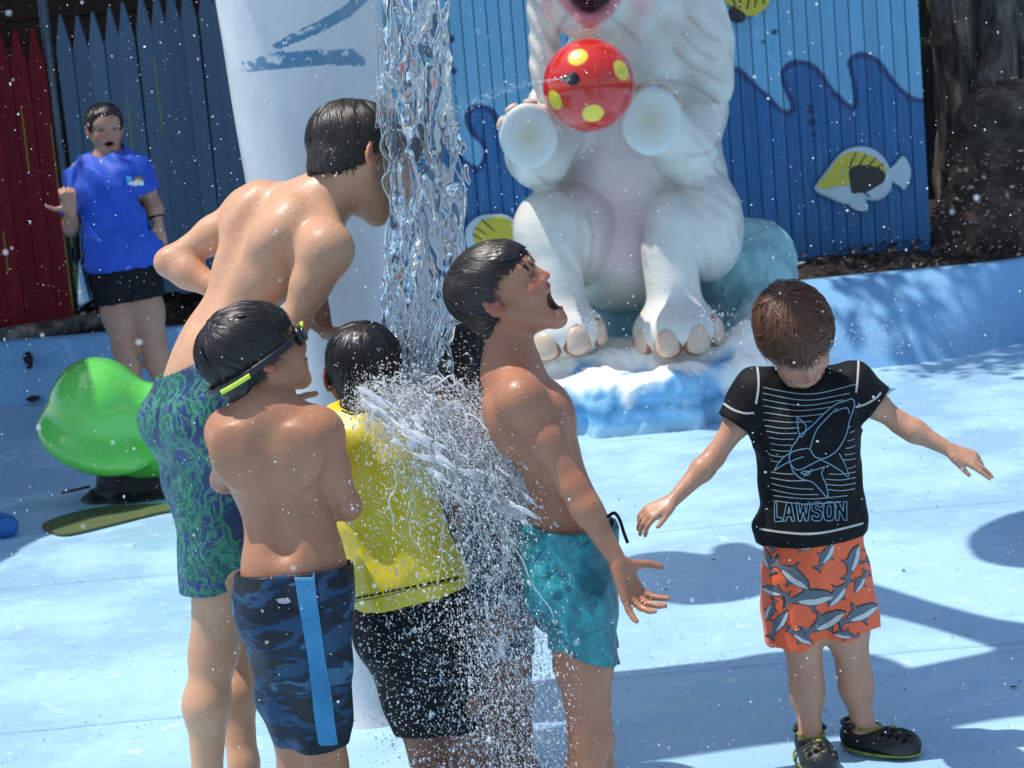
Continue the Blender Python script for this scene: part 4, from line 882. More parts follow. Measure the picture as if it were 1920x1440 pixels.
    root = empty(name, ((J['anR']+J['anL'])/2)*A([1, 1, 0]), label, 'person', group); f.root = root
    f.body = mk('body', V, F, MAT_SKIN, root, col=blobs(V, sk, items))
    if not lids:
        for q in (-1, 1):
            for nm, r_, dy, mt in (('eyeball', .0118, 0, MAT_EYE), ('iris', .0055, .0078, MAT_IRIS)):
                e = Sdf().el(W(q*.029, .0700+dy, .006), r_*S, k=.003); De, le, ae = e.field(.0022 if h < .006 else .003, pad=.006); Ve, Fe = nets(De, le, .0022 if h < .006 else .003); mk(nm, Ve, Fe, mt, root)
    return f
def cloth(f, name, build, mat, clips=(), holes=(), h=None, wr=.004, wsc=(7, 7, 7), seed=1, thick=.006, colfn=None, fold=None, parent=None):
    h = h or .0045; s = Sdf(); build(s); D, lo, ax = s.field(h, pad=.02, mar=.03); P = grid_pts(ax)
    m = np.abs(D) < .03
    if wr: Pm = P[m]; D[m] += (wr*vnoise(Pm*A(wsc), seed, 3)+wr*1.1*(np.abs(vnoise(Pm*A(wsc)*A([1.5, 1.5, 1.1]), seed+50, 2))-.35)).astype(np.float32)
    if fold is not None: D[m] += fold(P[m]).astype(np.float32)
    O = D; K = np.full(D.shape, -1., np.float32)
    for c in clips: K = np.maximum(K, c(P) if callable(c) else (P-A(c[0]))@nrm(c[1]))
    D = np.maximum(O, np.minimum(-(O+.0095), K+.03)); D = np.maximum(D, K)
    for c, r, R in holes:
        X = (P-A(c)); X = X@np.asarray(R).T if R is not None else X; r = A([r]*3 if np.isscalar(r) else r); k0 = np.sqrt(((X/r)**2).sum(-1)); D = np.maximum(D, (1-k0)*r.min())
    V, F = nets(D.astype(np.float32), lo, h); V = relax(V, F, 1, .4)
    o = mk(name, V, F, mat, parent or f.root, col=colfn(V) if colfn else None); return o, V, F
def limb_cut(a, b, frac, R=.08, far=1.35):
    """cut a sleeve or trouser leg across the limb a-b at frac, without touching the rest"""
    a = A(a); b = A(b); c = a+(b-a)*frac; n = nrm(b-a); e = a+(b-a)*far
    def fn(P):
        t = np.clip(((P-c)@(e-c))/((e-c)@(e-c)), 0, 1); d = np.sqrt(((P-c-t[..., None]*(e-c))**2).sum(-1)); return np.minimum((P-c)@n, R-d)
    return fn
def grow_prims(s, src, a, b, g):
    for q in src.p[a:b]:
        if q[-1] != 'u': continue
        if q[0] == 'rc': s.rc(q[1], q[2], q[3]+g, q[4]+g, k=q[5]+.01)
        elif q[0] == 'el': s.el(q[1], q[2]+g, q[3], k=q[4]+.01)
def zlim_fn(fringe, ear, nape):
    return lambda y: np.interp(y, [-.10, -.045, -.012, .012, .035, .07, .10], [nape, nape+.008, ear, ear-.004, ear+.030, fringe, fringe])
def hair(f, mat, fringe=.050, ear=.018, nape=-.055, n=1500, thick=.008, whorl=(0.1, -.55, .83), lift=.05, jit=.12, hang=.02, seed=1, extra=None, part=0., wild=0., width=.0012, cap=True, parent=None, locks=()):
    S, R, O = f.S, f.R, f.O; r = np.random.default_rng(seed); root = parent or f.root; zl = zlim_fn(fringe, ear, nape)
    C = A([0, -.014, .036]); E = A([.071+thick, .091+thick, .071+thick]); Wv = nrm(whorl); A1 = nrm(np.cross(Wv, [1, 0, 0])); A1 = A1 if A1[1] > 0 else -A1; A2 = np.cross(Wv, A1)
    Vs = []; Fs = []; nb = 0
    if cap:
        s = Sdf().el(O+S*(C@R), E*S, R, k=.01); s.el(O+S*(A([0, .040, .040])@R), A([.058+thick*.6, .042+thick*.6, .050+thick*.5])*S, R, k=.02)
        if nape < -.05: s.el(O+S*(A([0, -.062, nape*.45])@R), A([.050, .034, .050])*S, R, k=.03)
        hc_ = .0036 if f.u < 2 else .006; D, lo, ax = s.field(hc_, pad=.02, mar=.03); P = grid_pts(ax); L = ((P-O)@R.T)/S
        dv = (L-C)/E; dv /= np.linalg.norm(dv, axis=-1)[..., None]+1e-9; ph = np.arctan2(dv@A2, dv@A1)
        D = D+.0013*np.sin(ph*46+4*vnoise(L*14, seed, 2))+.0016*vnoise(L*A([20, 20, 12]), seed+2, 2)
        cut = (zl(L[..., 1])+.006+.007*vnoise(L*A([26, 26, 4]), seed+5, 2)-L[..., 2])*S; D = np.maximum(D, cut.astype(np.float32))
        if extra is not None: D = extra(D, P, L)
        V, F = nets(D.astype(np.float32), lo, hc_); Vs.append(V); Fs.append(F); nb = len(V)
    # strands running from the whorl outwards
    nn = n; ncl = max(8, nn//7); cph = r.uniform(-np.pi, np.pi, ncl); cth = np.sqrt(r.uniform(0, 1, ncl)); ci = r.integers(0, ncl, nn)
    ph0 = cph[ci]+r.normal(0, .05, nn); tg = np.linspace(.02, 2.9, 70)
    dirs = np.cos(tg)[None, :, None]*Wv+np.sin(tg)[None, :, None]*(np.cos(ph0)[:, None, None]*A1+np.sin(ph0)[:, None, None]*A2)
    loc = C+E*dirs; under = loc[..., 2] < zl(loc[..., 1]); first = np.where(under.any(1), under.argmax(1), 69); tmax = tg[first]
    th0 = tmax*np.clip(cth[ci]+r.normal(0, .06, nn), 0.02, .93); Lr = np.minimum(.55+.5*r.random(nn), 1.1); th1 = np.minimum(th0+Lr, tmax+r.normal(.03, jit, nn)*.6); th1 = np.maximum(th1, th0+.12)
    K = 7; t = np.linspace(0, 1, K); th = th0[:, None]+(th1-th0)[:, None]*t; swirl = r.normal(0, .22+wild*.35, ncl)[ci]
    ph = ph0[:, None]+swirl[:, None]*(t**1.5)[None]+r.normal(0, .02, (nn, 1))*t
    dd = np.cos(th)[..., None]*Wv+np.sin(th)[..., None]*(np.cos(ph)[..., None]*A1+np.sin(ph)[..., None]*A2)
    lf = 1+(.012+lift*r.random((nn, 1))**2*.5)*np.sin(np.pi*t*.9)[None]+(wild*.10+.10*(r.random((nn, 1)) < .03))*r.random((nn, 1))*t[None]**2
    Lc = C+E*dd*lf[..., None]
    # hang the tips
    tip = (th1 >= tmax-.05); Lc[tip, :, 2] -= (hang*r.uniform(.2, 1, tip.sum()))[:, None]*(t**3)[None]
    wl = np.ones(nn)
    for lp, ll, lside in locks:
        m_ = 26; p_ = lp+r.normal(0, .10, m_); dl = np.cos(tg)[None, :, None]*Wv+np.sin(tg)[None, :, None]*(np.cos(p_)[:, None, None]*A1+np.sin(p_)[:, None, None]*A2); ql = C+E*dl; ul = ql[..., 2] < zl(ql[..., 1]); fi = np.where(ul.any(1), ul.argmax(1), 69); te = tg[fi]
        ts_ = te-r.uniform(.25, .8, m_); thl = ts_[:, None]+(te-ts_)[:, None]*np.minimum(t*1.5, 1)[None]; d3 = np.cos(thl)[..., None]*Wv+np.sin(thl)[..., None]*(np.cos(p_)[:, None, None]*A1+np.sin(p_)[:, None, None]*A2)
        pl_ = C+E*d3*1.015; tip_ = pl_[:, -1].mean(0)+A([lside, .004, -ll]); w_ = np.clip((t-.66)/.34, 0, 1)[None, :, None]; pl_ = pl_*(1-w_)+(tip_+r.normal(0, .0012, (m_, 1, 3)))*w_; Lc = np.concatenate([Lc, pl_]); wl = np.concatenate([wl, np.full(m_, 1.1)])
    nn = len(Lc)
    if part: Lc[..., 0] += part*np.maximum(0, Lc[..., 1])*t
    PW = O+S*(Lc@R); wd = width*S*r.uniform(.6, 1.6, (nn, 1))*np.interp(t, [0, .2, .7, 1], [.6, 1, .9, .15])[None]
    T = np.gradient(PW, axis=1); T /= np.linalg.norm(T, axis=2)[..., None]+1e-9; Nn = PW-(O+S*(C@R)); Nn /= np.linalg.norm(Nn, axis=2)[..., None]; Bn = np.cross(T, Nn); Bn /= np.linalg.norm(Bn, axis=2)[..., None]+1e-9
    Vh = np.stack([PW+Bn*wd[..., None], PW+Nn*wd[..., None]*.9, PW-Bn*wd[..., None]], 2).reshape(-1, 3)
    b = (np.arange(nn)*K*3)[:, None]+np.arange(K-1)[None]*3; b = b.reshape(-1, 1)
    Fh = np.concatenate([np.concatenate([b, b+1, b+4, b+3], 1), np.concatenate([b+1, b+2, b+5, b+4], 1)])
    Vs.append(Vh); Fs.append(Fh+nb)
    return mk('hair', np.vstack(Vs), np.vstack(Fs), mat, root)
def lower(f, s, g=.011, legs=1.0, upto=7):
    grow_prims(s, f.s, 0, 3, g+.004); grow_prims(s, f.s, 3, 5, g*.7)
    for q in 'RL': a, b = f.leg[q]; grow_prims(s, f.s, a, a+(2 if legs > 1 else 1), g)
def bvh_of(V, F): return BVHTree.FromPolygons([tuple(v) for v in V], [tuple(int(i) for i in q) for q in F])
def cast(bv, p, d):
    r_ = bv.ray_cast(Vector(p), Vector(d)); return (A(r_[0]), A(r_[1])) if r_[0] is not None else (None, None)
def ribbon(mb, bv, pts3, d, w, lift=.0014):
    """print a line on cloth: points are cast along d, the ribbon follows the surface"""
    P = []; N = []
    for p in pts3:
        q, n_ = cast(bv, p, d)
        if q is None: 
            if len(P) > 1: _rib(mb, P, N, w, lift)
            P = []; N = []; continue
        P.append(q); N.append(n_ if n_@A(d) < 0 else -n_)
    if len(P) > 1: _rib(mb, P, N, w, lift)
def _rib(mb, P, N, w, lift):
    P = A(P); N = A(N)
    if len(P) > 3: 
        for _ in range(2): N[1:-1] = (N[:-2]+N[1:-1]+N[2:])/3
    N /= np.linalg.norm(N, axis=1)[:, None]
    T = np.gradient(P, axis=0); T /= np.linalg.norm(T, axis=1)[:, None]+1e-9; B = np.cross(T, N); w = np.broadcast_to(w, len(P))[:, None]
    V = np.concatenate([P+B*w/2+N*lift, P-B*w/2+N*lift]); n = len(P); mb.add(V, [[i, i+1, n+i+1, n+i] for i in range(n-1)])
def resamp(P, d):
    P = A(P, float); L = np.concatenate([[0], np.cumsum(np.linalg.norm(np.diff(P, axis=0), axis=1))]); n = max(2, int(L[-1]/d)+1); t = np.linspace(0, L[-1], n)
    return np.column_stack([np.interp(t, L, P[:, i]) for i in range(P.shape[1])])
def decal(V2, bv, to3, d, lift=.0012, step=.007):
    """2D polygon -> surface patch (verts, tris)"""
    P = resamp(np.vstack([V2, V2[:1]]), step)[:-1]; k = len(P); xs = np.arange(P[:, 0].min(), P[:, 0].max(), step); ys = np.arange(P[:, 1].min(), P[:, 1].max(), step)
    X, Y = np.meshgrid(xs, ys); X = X.ravel(); Y = Y.ravel(); ok = in_poly(X, Y, P) & (path_dist(X, Y, np.vstack([P, P[:1]])) > step*.4)
    pts = [Vector(p) for p in P]+[Vector((a, b)) for a, b in zip(X[ok], Y[ok])]
    vv, _, ff, *_r = delaunay_2d_cdt(pts, [], [list(range(k))], 1, 1e-6)
    out = []; good = []
    for v in vv:
        q, n_ = cast(bv, to3(v[0], v[1]), d); good.append(q is not None); out.append((q+(n_ if n_@A(d) < 0 else -n_)*lift) if q is not None else A([0, 0, 0]))
    return A(out), [list(t) for t in ff if all(good[i] for i in t)]
# ================================================================== the people
def cloth_mat(name, c, rough=.6, var=.12, wet=.0, bs=260, sheen=.1, spec=.4):
    m = Mt(name); v = m.coord(); c = A(c, float); col = m.mix(tuple(c*(1-var)), tuple(np.minimum(c*(1+var), 1)), m.noise(9, 5, .6, v))
    if wet: col = m.mix(col, tuple(c*.45), m.ramp(m.noise(5, 5, .6, v), [(.45, 0.), (.62, wet)]))
    nor = m.bump(m.noise(bs, 3, .6, v), .35, .0012); nor = m.bump(m.noise(26, 4, .6, v), .30, .005, nor)
    return m.done(col, rough, nor, Sheen_Weight=sheen, Specular_IOR_Level=spec)
MAT_NAVYS = cloth_mat('black_short_cloth', (.008, .009, .011), .7, spec=.2, sheen=0)
# ---------------------------------------------------------- little boy in the black shirt
def shark_boy():
    u = .88; Y = 4.43; s_ = FOC/Y*0+817
    J = dict(pel=at(1527, 1055, Y), wst=at(1520, 945, Y), chs=at(1512, 830, Y), nk=at(1500, 722, Y+.012), shR=at(1421, 738, Y), shL=at(1600, 728, Y),
             elR=at(1338, 858, Y-.02), wrR=at(1262, 938, Y-.07), elL=at(1690, 795, Y-.02), wrL=at(1778, 842, Y-.06),
             hpR=at(1492, 1080, Y), hpL=at(1572, 1080, Y), knR=at(1512, 1275, Y-.01), knL=at(1602, 1262, Y), anR=G(1527, 1428)+A([0, .03, .045]), anL=G(1625, 1412)+A([0, .02, .045]),
             hd=at(1492, 634, Y-.095), hf=A([.18, -.66, -.73]), hu=A([-.12, -.7, .65]), fdR=A([.02, -1, 0]), fdL=A([.78, -.62, 0]),
             handR=dict(d=nrm(at(1212, 965, Y-.09)-at(1262, 938, Y-.07)), n=A([-.10, .45, -1.]), side=1, curls=(28, 30, 15), spread=.25, thumb=(.45, .9, .25), L=.128),
             handL=dict(d=nrm(at(1840, 868, Y-.08)-at(1778, 842, Y-.06)), n=A([.1, .55, -.9]), side=-1, curls=(6, 8, 6), spread=.45, thumb=(.35, .9, .35), L=.125, per=[(6, 6, 5), (12, 14, 8), (30, 40, 20), (40, 45, 20)]))
    f = person('person', 'small boy looking down in a black shark line art shirt and orange shorts, arms spread', J, u, (.56, .295, .185), h=.0044, S=.97, limb=.96, chub=1.04, group='children playing under the falling water')
    hair(f, MAT_HBR, fringe=.060, ear=.034, nape=-.06, n=4600, thick=.012, whorl=(.12, -.36, .92), lift=.16, jit=.30, hang=.030, seed=5, wild=.75, width=.0012, locks=[(a_, l_, s_) for a_, l_, s_ in ((-.5, .030, .006), (-.35, .036, .010), (-.2, .022, -.006), (-.05, .026, .006), (.1, .020, .008), (.25, .028, .010), (.4, .020, -.004), (.55, .028, .0), (.7, .020, .004), (-.65, .024, 0), (.85, .022, 0))])
    MAT = cloth_mat('black_rash_shirt', (.0035, .004, .0055), .7, .2, sheen=0, spec=.25)
    hem = at(1525, 1006, Y); T = f.T
    def bs(s):
        grow_prims(s, f.s, 0, f.nsh, .011)
        s.el(at(1517, 900, Y), A([.118, .088, .13])*.96, T, k=.05); s.el(at(1522, 985, Y), A([.128, .095, .09])*.95, T, k=.05)
        s.rc(J['shR'], J['shR']+(J['elR']-J['shR'])*.50, .053, .050, k=.03); s.rc(J['shL'], J['shL']+(J['elL']-J['shL'])*.50, .053, .050, k=.03)
    slR = J['shR']+(J['elR']-J['shR'])*.50; slL = J['shL']+(J['elL']-J['shL'])*.48
    def fold(P): return .0035*np.sin((P[:, 2]*30+P[:, 0]*14))*np.exp(-((P[:, 2]-hem[2]-.05)/.09)**2)+.003*np.sin(P[:, 0]*70+P[:, 2]*35)*np.exp(-((P[:, 2]-hem[2]-.06)/.07)**2)
    sh, SV, SF = cloth(f, 'shirt', bs, MAT, clips=[(hem, A([.035, 0, -1])), limb_cut(J['shR'], J['elR'], .50, .062), limb_cut(J['shL'], J['elL'], .48, .062)], holes=[(J['nk']+A([0, -.012, .028]), (.058, .060, .050), None)], wr=.0035, wsc=(5, 5, 4), seed=71, fold=fold)
    # ---- printed line art and contrast seams follow the cloth
    bv = bvh_of(SV, SF); d = A([0, 1, 0]); LINE = cloth_mat('pale_print_line', (.30, .37, .40), .7, .2); SEAM = cloth_mat('pale_seam_thread', (.48, .48, .44), .7, .2); BLUEP = cloth_mat('blue_print_line', (.20, .36, .48), .7, .2)
    def p3(P): return [at(x, y, 3.6)+(at(x, y, 3.6)-EYE)*0 for x, y in P]
    LN = [None]
    def line(mb, P, w, sm=True):
        q = MB(); line_(q, P, w, sm)
        if q.V and mb is not None: mb.append(q)
    def flush(mb, name, mt):
        for q in mb: q.build(name, mt, sh)
    def line_(mb, P, w, sm=True):
        P = spline(P, 6) if sm and len(P) > 2 else A(P, float); P = resamp(P, 3.0)
        Q = []; Nn = []
        for x, y in P:
            dr = nrm(ray(x, y)); q, n_ = cast(bv, EYE+dr*3.2, dr)
            if q is None:
                if len(Q) > 1: _rib(mb, Q, Nn, w, .0014)
                Q = []; Nn = []; continue
            Q.append(q); Nn.append(n_ if n_@dr < 0 else -n_)
        if len(Q) > 1: _rib(mb, Q, Nn, w, .0014)
    def C(x, y): return (1180+x/2.595, 480+y/2.595)      # from the enlarged crop
    shark_out = [C(*q) for q in ((790, 930), (815, 895), (830, 870), (860, 850), (900, 815), (950, 765), (1000, 725), (1050, 705), (1085, 695), (1095, 720), (1085, 760), (1070, 800), (1060, 850), (1040, 900), (1010, 945), (970, 975), (930, 990), (890, 1010), (850, 1030), (815, 1040), (785, 1010), (778, 985))]
    mb = []
    rows = [(650, 640, 1100, 625, 40), (650, 668, 1070, 668, 34), (648, 697, 1040, 700, 30), (652, 728, 985, 735, 22), (655, 760, 950, 768, 18), (650, 795, 890, 805, 10), (660, 825, 830, 835, 8), (670, 852, 815, 862, 6), (680, 882, 800, 890, 5), (685, 910, 790, 920, 4), (690, 940, 780, 948, 4), (688, 968, 760, 975, 3), (690, 996, 735, 1000, 2), (690, 1050, 800, 1060, 4), (690, 1078, 860, 1092, 8), (692, 1106, 895, 1134, 8), (695, 1136, 920, 1160, 10), (700, 1165, 1060, 1165, 16), (700, 1190, 1030, 1195, 14),
            (1070, 860, 1095, 850, 0), (1060, 900, 1092, 888, 2), (1050, 935, 1098, 922, 3), (1045, 965, 1095, 958, 3), (1040, 990, 1098, 985, 3), (1060, 1035, 1098, 1020, 3), (970, 1060, 1100, 1050, 6), (955, 1085, 1100, 1078, 8), (960, 1110, 1100, 1105, 8), (965, 1135, 1095, 1132, 8)]
    for x0, y0, x1, y1, sag in rows: line(mb, [C(x0, y0), C((x0+x1)/2, (y0+y1)/2+sag), C(x1, y1)], .0019)
    flush(mb, 'stripe', LINE)
    mb = []
    line(mb, shark_out+[shark_out[0]], .0024)
    for P in ([(1010, 740), (960, 790), (915, 840), (890, 900), (880, 935), (870, 940)], [(815, 780), (860, 830), (838, 880), (822, 850), (815, 780)], [(870, 935), (800, 950), (740, 990), (705, 1045)], [(705, 1045), (760, 1010), (820, 985), (850, 975)], [(930, 990), (970, 1010), (1020, 1040), (1065, 1075), (1050, 1020), (1020, 960)],
              [(785, 1010), (800, 1050), (840, 1085), (890, 1100), (930, 1140), (965, 1175), (955, 1110), (935, 1060), (950, 1025)], [(950, 1025), (905, 1040), (870, 1050), (850, 1065)], [(835, 1055), (850, 1045), (880, 1052), (865, 1066), (835, 1055)], [(1000, 760), (1030, 745), (1060, 740), (1070, 770)], [(880, 940), (900, 975), (930, 985)]):
        line(mb, [C(*q) for q in P], .0022)
    flush(mb, 'outline_stroke', BLUEP)
    # outlined lettering LAWSON
    mb = []
    def glyph(strokes, x0, y0, w, hh):
        for st in strokes: line(mb, [C(x0+a*w, y0+b*hh) for a, b in st], .0017, False)
    L_ = {'L': [[(0, 0), (.32, 0), (.32, .78), (1, .78), (1, 1), (0, 1), (0, 0)]],
          'A': [[(0, 1), (.30, 0), (.70, 0), (1, 1), (.74, 1), (.66, .76), (.34, .76), (.26, 1), (0, 1)], [(.40, .58), (.5, .22), (.60, .58), (.40, .58)]],
          'W': [[(0, 0), (.20, 0), (.30, .62), (.42, .1), (.58, .1), (.70, .62), (.80, 0), (1, 0), (.82, 1), (.62, 1), (.5, .5), (.38, 1), (.18, 1), (0, 0)]],
          'S': [[(1, .25), (.95, .08), (.75, 0), (.25, 0), (.05, .1), (0, .3), (.08, .46), (.3, .54), (.66, .62), (.7, .74), (.6, .8), (.4, .8), (.3, .72), (0, .72), (.06, .92), (.25, 1), (.75, 1), (.95, .9), (1, .68), (.92, .5), (.7, .42), (.36, .35), (.32, .26), (.4, .2), (.62, .2), (.7, .28), (1, .25)]],
          'O': [[(.25, 0), (.75, 0), (.95, .1), (1, .3), (1, .7), (.95, .9), (.75, 1), (.25, 1), (.05, .9), (0, .7), (0, .3), (.05, .1), (.25, 0)], [(.42, .2), (.58, .2), (.66, .3), (.66, .7), (.58, .8), (.42, .8), (.34, .7), (.34, .3), (.42, .2)]],
          'N': [[(0, 1), (0, 0), (.28, 0), (.70, .55), (.70, 0), (1, 0), (1, 1), (.72, 1), (.30, .45), (.30, 1), (0, 1)]]}
    x = 708
    for ch, w in zip('LAWSON', (36, 56, 72, 52, 54, 54)):
        glyph(L_[ch], x, 1200-(x-708)*.02, w, 92); x += w+5
    flush(mb, 'letter_stroke', BLUEP)
    mb = []
    line(mb, [C(608, 480), C(625, 560), C(628, 640), C(616, 720)], .0048); line(mb, [C(1112, 440), C(1114, 520), C(1110, 600), C(1103, 665)], .0048)
    line(mb, [C(600, 465), C(612, 480)], .005); line(mb, [C(1000, 455), C(1112, 448)], .0045)
    line(mb, [C(448, 708), C(500, 745), C(560, 765), C(605, 762)], .0048); line(mb, [C(1100, 735), C(1150, 720), C(1200, 690), C(1222, 665)], .0048)
    line(mb, [C(636, 1328), C(760, 1345), C(880, 1352), C(1000, 1335), C(1136, 1300)], .0050)
    flush(mb, 'seam', SEAM)
    # ---- orange shorts printed with sharks
    OR = cloth_mat('orange_swim_cloth', (.98, .14, .045), .55, .1, .0); kR = J['knR']; kL = J['knL']; hR, hL = J['hpR'], J['hpL']
    hz = at(1540, 1200, Y); hz2 = at(1540, 1196, Y)
    def sb(s):
        lower(f, s, .010); s.el(J['pel']+A([0, 0, .07]), (.105, .082, .05), f.PT, k=.04)
        s.rc(hR-A([.008,0,0]), at(1496, 1240, Y), .070, .076, k=.012); s.rc(hL+A([.004,0,0]), at(1598, 1226, Y), .068, .074, k=.012); s.rc(at(1540, 1120, Y-.115), at(1552, 1240, Y-.095), .006, .022, k=.03, op='s')
    def fo(P): return .0045*np.sin(P[:, 0]*55+2*np.sin(P[:, 2]*17)+P[:, 1]*20)*np.clip((J['pel'][2]+.05-P[:, 2])/.12, .1, 1)
    shp, OV, OF = cloth(f, 'shorts', sb, OR, clips=[lambda P: at(1500, 1198, Y)[2]-P[..., 2]+.006*np.sin(P[..., 0]*60)+.12*(P[..., 0]-.63), (J['pel']+A([0, 0, .12]), A([0, 0, 1]))], wr=.004, wsc=(4, 4, 3), seed=75, fold=fo)
    bo = bvh_of(OV, OF); GR = cloth_mat('print_grey', (.13, .15, .18), .6); WH = cloth_mat('print_white', (.60, .60, .58), .6); DK = cloth_mat('print_dark', (.035, .04, .05), .6)
    body = A([(-1, .05), (-.7, -.16), (-.25, -.26), (0, -.27), (.12, -.56), (.24, -.25), (.6, -.12), (.85, -.06), (1.12, -.38), (1.08, 0), (1.16, .26), (.86, .08), (.5, .16), (.1, .26), (-.05, .55), (-.15, .28), (-.6, .22)])
    belly = A([(-.95, .08), (-.6, .02), (-.2, .06), (.2, .04), (.55, .05), (.5, .14), (.1, .24), (-.3, .25), (-.6, .20)]); out = body*1.06
    r = np.random.default_rng(3)
    sharks = [(1440, 1050, 28, 70), (1487, 1078, 44, 35), (1548, 1042, 30, -60), (1598, 1052, 36, -75), (1520, 1120, 50, -8), (1452, 1108, 28, 20), (1572, 1112, 34, -50), (1612, 1092, 24, -60), (1548, 1165, 46, -30), (1612, 1150, 44, -28), (1462, 1168, 32, -60), (1502, 1194, 28, 30), (1440, 1015, 22, 60), (1630, 1030, 24, -80), (1500, 1022, 26, 10), (1445, 1145, 22, 110), (1640, 1080, 22, -100), (1585, 1190, 24, 10)]
    mbs = {'d': MB(), 'g': MB(), 'w': MB()}
    for cx, cy, sz, an in sharks:
        one = MB(); slots = []
        a = math.radians(an); Rm = A([[math.cos(a), math.sin(a)], [-math.sin(a), math.cos(a)]]); fl = A([r.choice([-1, 1]), 1])
        for key, pl, lf, sc in (('d', body, .0010, 1.07), ('g', body*A([.97, .90]), .0018, 1.), ('w', belly, .0026, 1.)):
            P = (pl*sc*fl*sz*A([.90,1.12]))@Rm+A([cx, cy])
            def to3(x, y): return EYE+nrm(ray(x, y))*3.6
            P_ = resamp(np.vstack([P, P[:1]]), 4.)[:-1]; k = len(P_)
            vv, _, ff, *_q = delaunay_2d_cdt([Vector(p) for p in P_]+[Vector((cx+x, cy+y)) for x in range(-45, 46, 6) for y in range(-45, 46, 6) if in_poly(A([cx+x]), A([cy+y]), P_)[0]], [], [list(range(k))], 1, 1e-6)
            out_ = []; ok = []
            for v in vv:
                dr = nrm(ray(v[0], v[1])); q, n_ = cast(bo, EYE+dr*3.4, dr); g = q is not None and q[1] < Y+.02; ok.append(g); out_.append(q+(n_ if n_@dr < 0 else -n_)*lf if g else A([0, 0, 0]))
            fs = []
            for t3 in ff:
                if all(ok[i] for i in t3):
                    pts = [out_[i] for i in t3]
                    if max(np.linalg.norm(pts[0]-pts[1]), np.linalg.norm(pts[1]-pts[2])) < .03: fs.append(list(t3))
            if fs: one.add(A(out_), fs); slots += ['dgw'.index(key)]*len(fs)
        if slots:
            ob = one.build('shark_print', DK, shp); ob.data.materials.append(GR); ob.data.materials.append(WH); ob.data.polygons.foreach_set('material_index', slots)
    # ---- black clogs with yellow green trim
    MC = simple('black_clog_foam', (.014, .016, .016), .5, .4, 30, .4, 120); MYG = simple('yellow_green_trim', (.22, .26, .03), .5, .2, 20, .2)
    for q in 'RL':
        an = J['an'+q]; fd = nrm(J['fd'+q]); lt = np.cross(fd, A([0, 0, 1])); b = an*A([1, 1, 0]); T3 = A([lt, fd, [0, 0, 1]])
        s = Sdf().el(b+fd*.045+A([0, 0, .030]), (.042, .085, .034), T3, k=.02).el(b+fd*.095+A([0, 0, .028]), (.042, .045, .032), T3, k=.02).el(b-fd*.025+A([0, 0, .034]), (.034, .035, .034), T3, k=.02)
        s.el(b+fd*.005+A([0, 0, .070]), (.030, .045, .034), T3, k=.012, op='s')
        D, lo, ax = s.field(.0042, pad=.012, mar=.03); P = grid_pts(ax)
        L = (P-b)@T3.T; hole = np.minimum.reduce([np.sqrt((L[..., 0]-hx)**2+(L[..., 1]-hy)**2)-.0062 for hx in (-.024, -.008, .008, .024) for hy in (.062, .080, .098, .115)])
        D = np.maximum(D, -np.maximum(hole, .042-L[..., 2])); D = np.maximum(D, .004-P[..., 2])
        V, F = nets(D.astype(np.float32), lo, .0042); c_ = mk('clog', V, F, MC, f.root)
        a = np.linspace(0, 2*np.pi, 26); ring = b+np.outer(np.cos(a), lt)*.047+np.outer(np.sin(a), fd)*.098+fd*.040+A([0, 0, .011]); MB().tube(ring, .0032, 6).build('trim_band', MYG, c_, True)
        a = np.linspace(0, np.pi, 16); ring = b+np.outer(np.cos(a), lt)*.034-np.outer(np.sin(a), fd)*.045-fd*.006+A([0, 0, .066]); MB().tube(ring, .006, 6).build('heel_strap', MC, c_, True)
        a = np.linspace(0, 2*np.pi, 20); ring = b+np.outer(np.cos(a), lt)*.030+np.outer(np.sin(a), fd)*.040+fd*.004+A([0, 0, .060]); MB().tube(ring, .003, 6).build('opening_rim', MYG, c_, True)
        for i in range(3):
            p = b+fd*(.07+.022*i)+lt*(.012*(i % 2)-.006); MB().tube([p+A([0, 0, .060-.006*i]), p+A([0, 0, .066-.006*i])], .007, 8).build('charm', MYG, c_, True)
    return f
shark_boy()
SWG = 'children playing under the falling water'
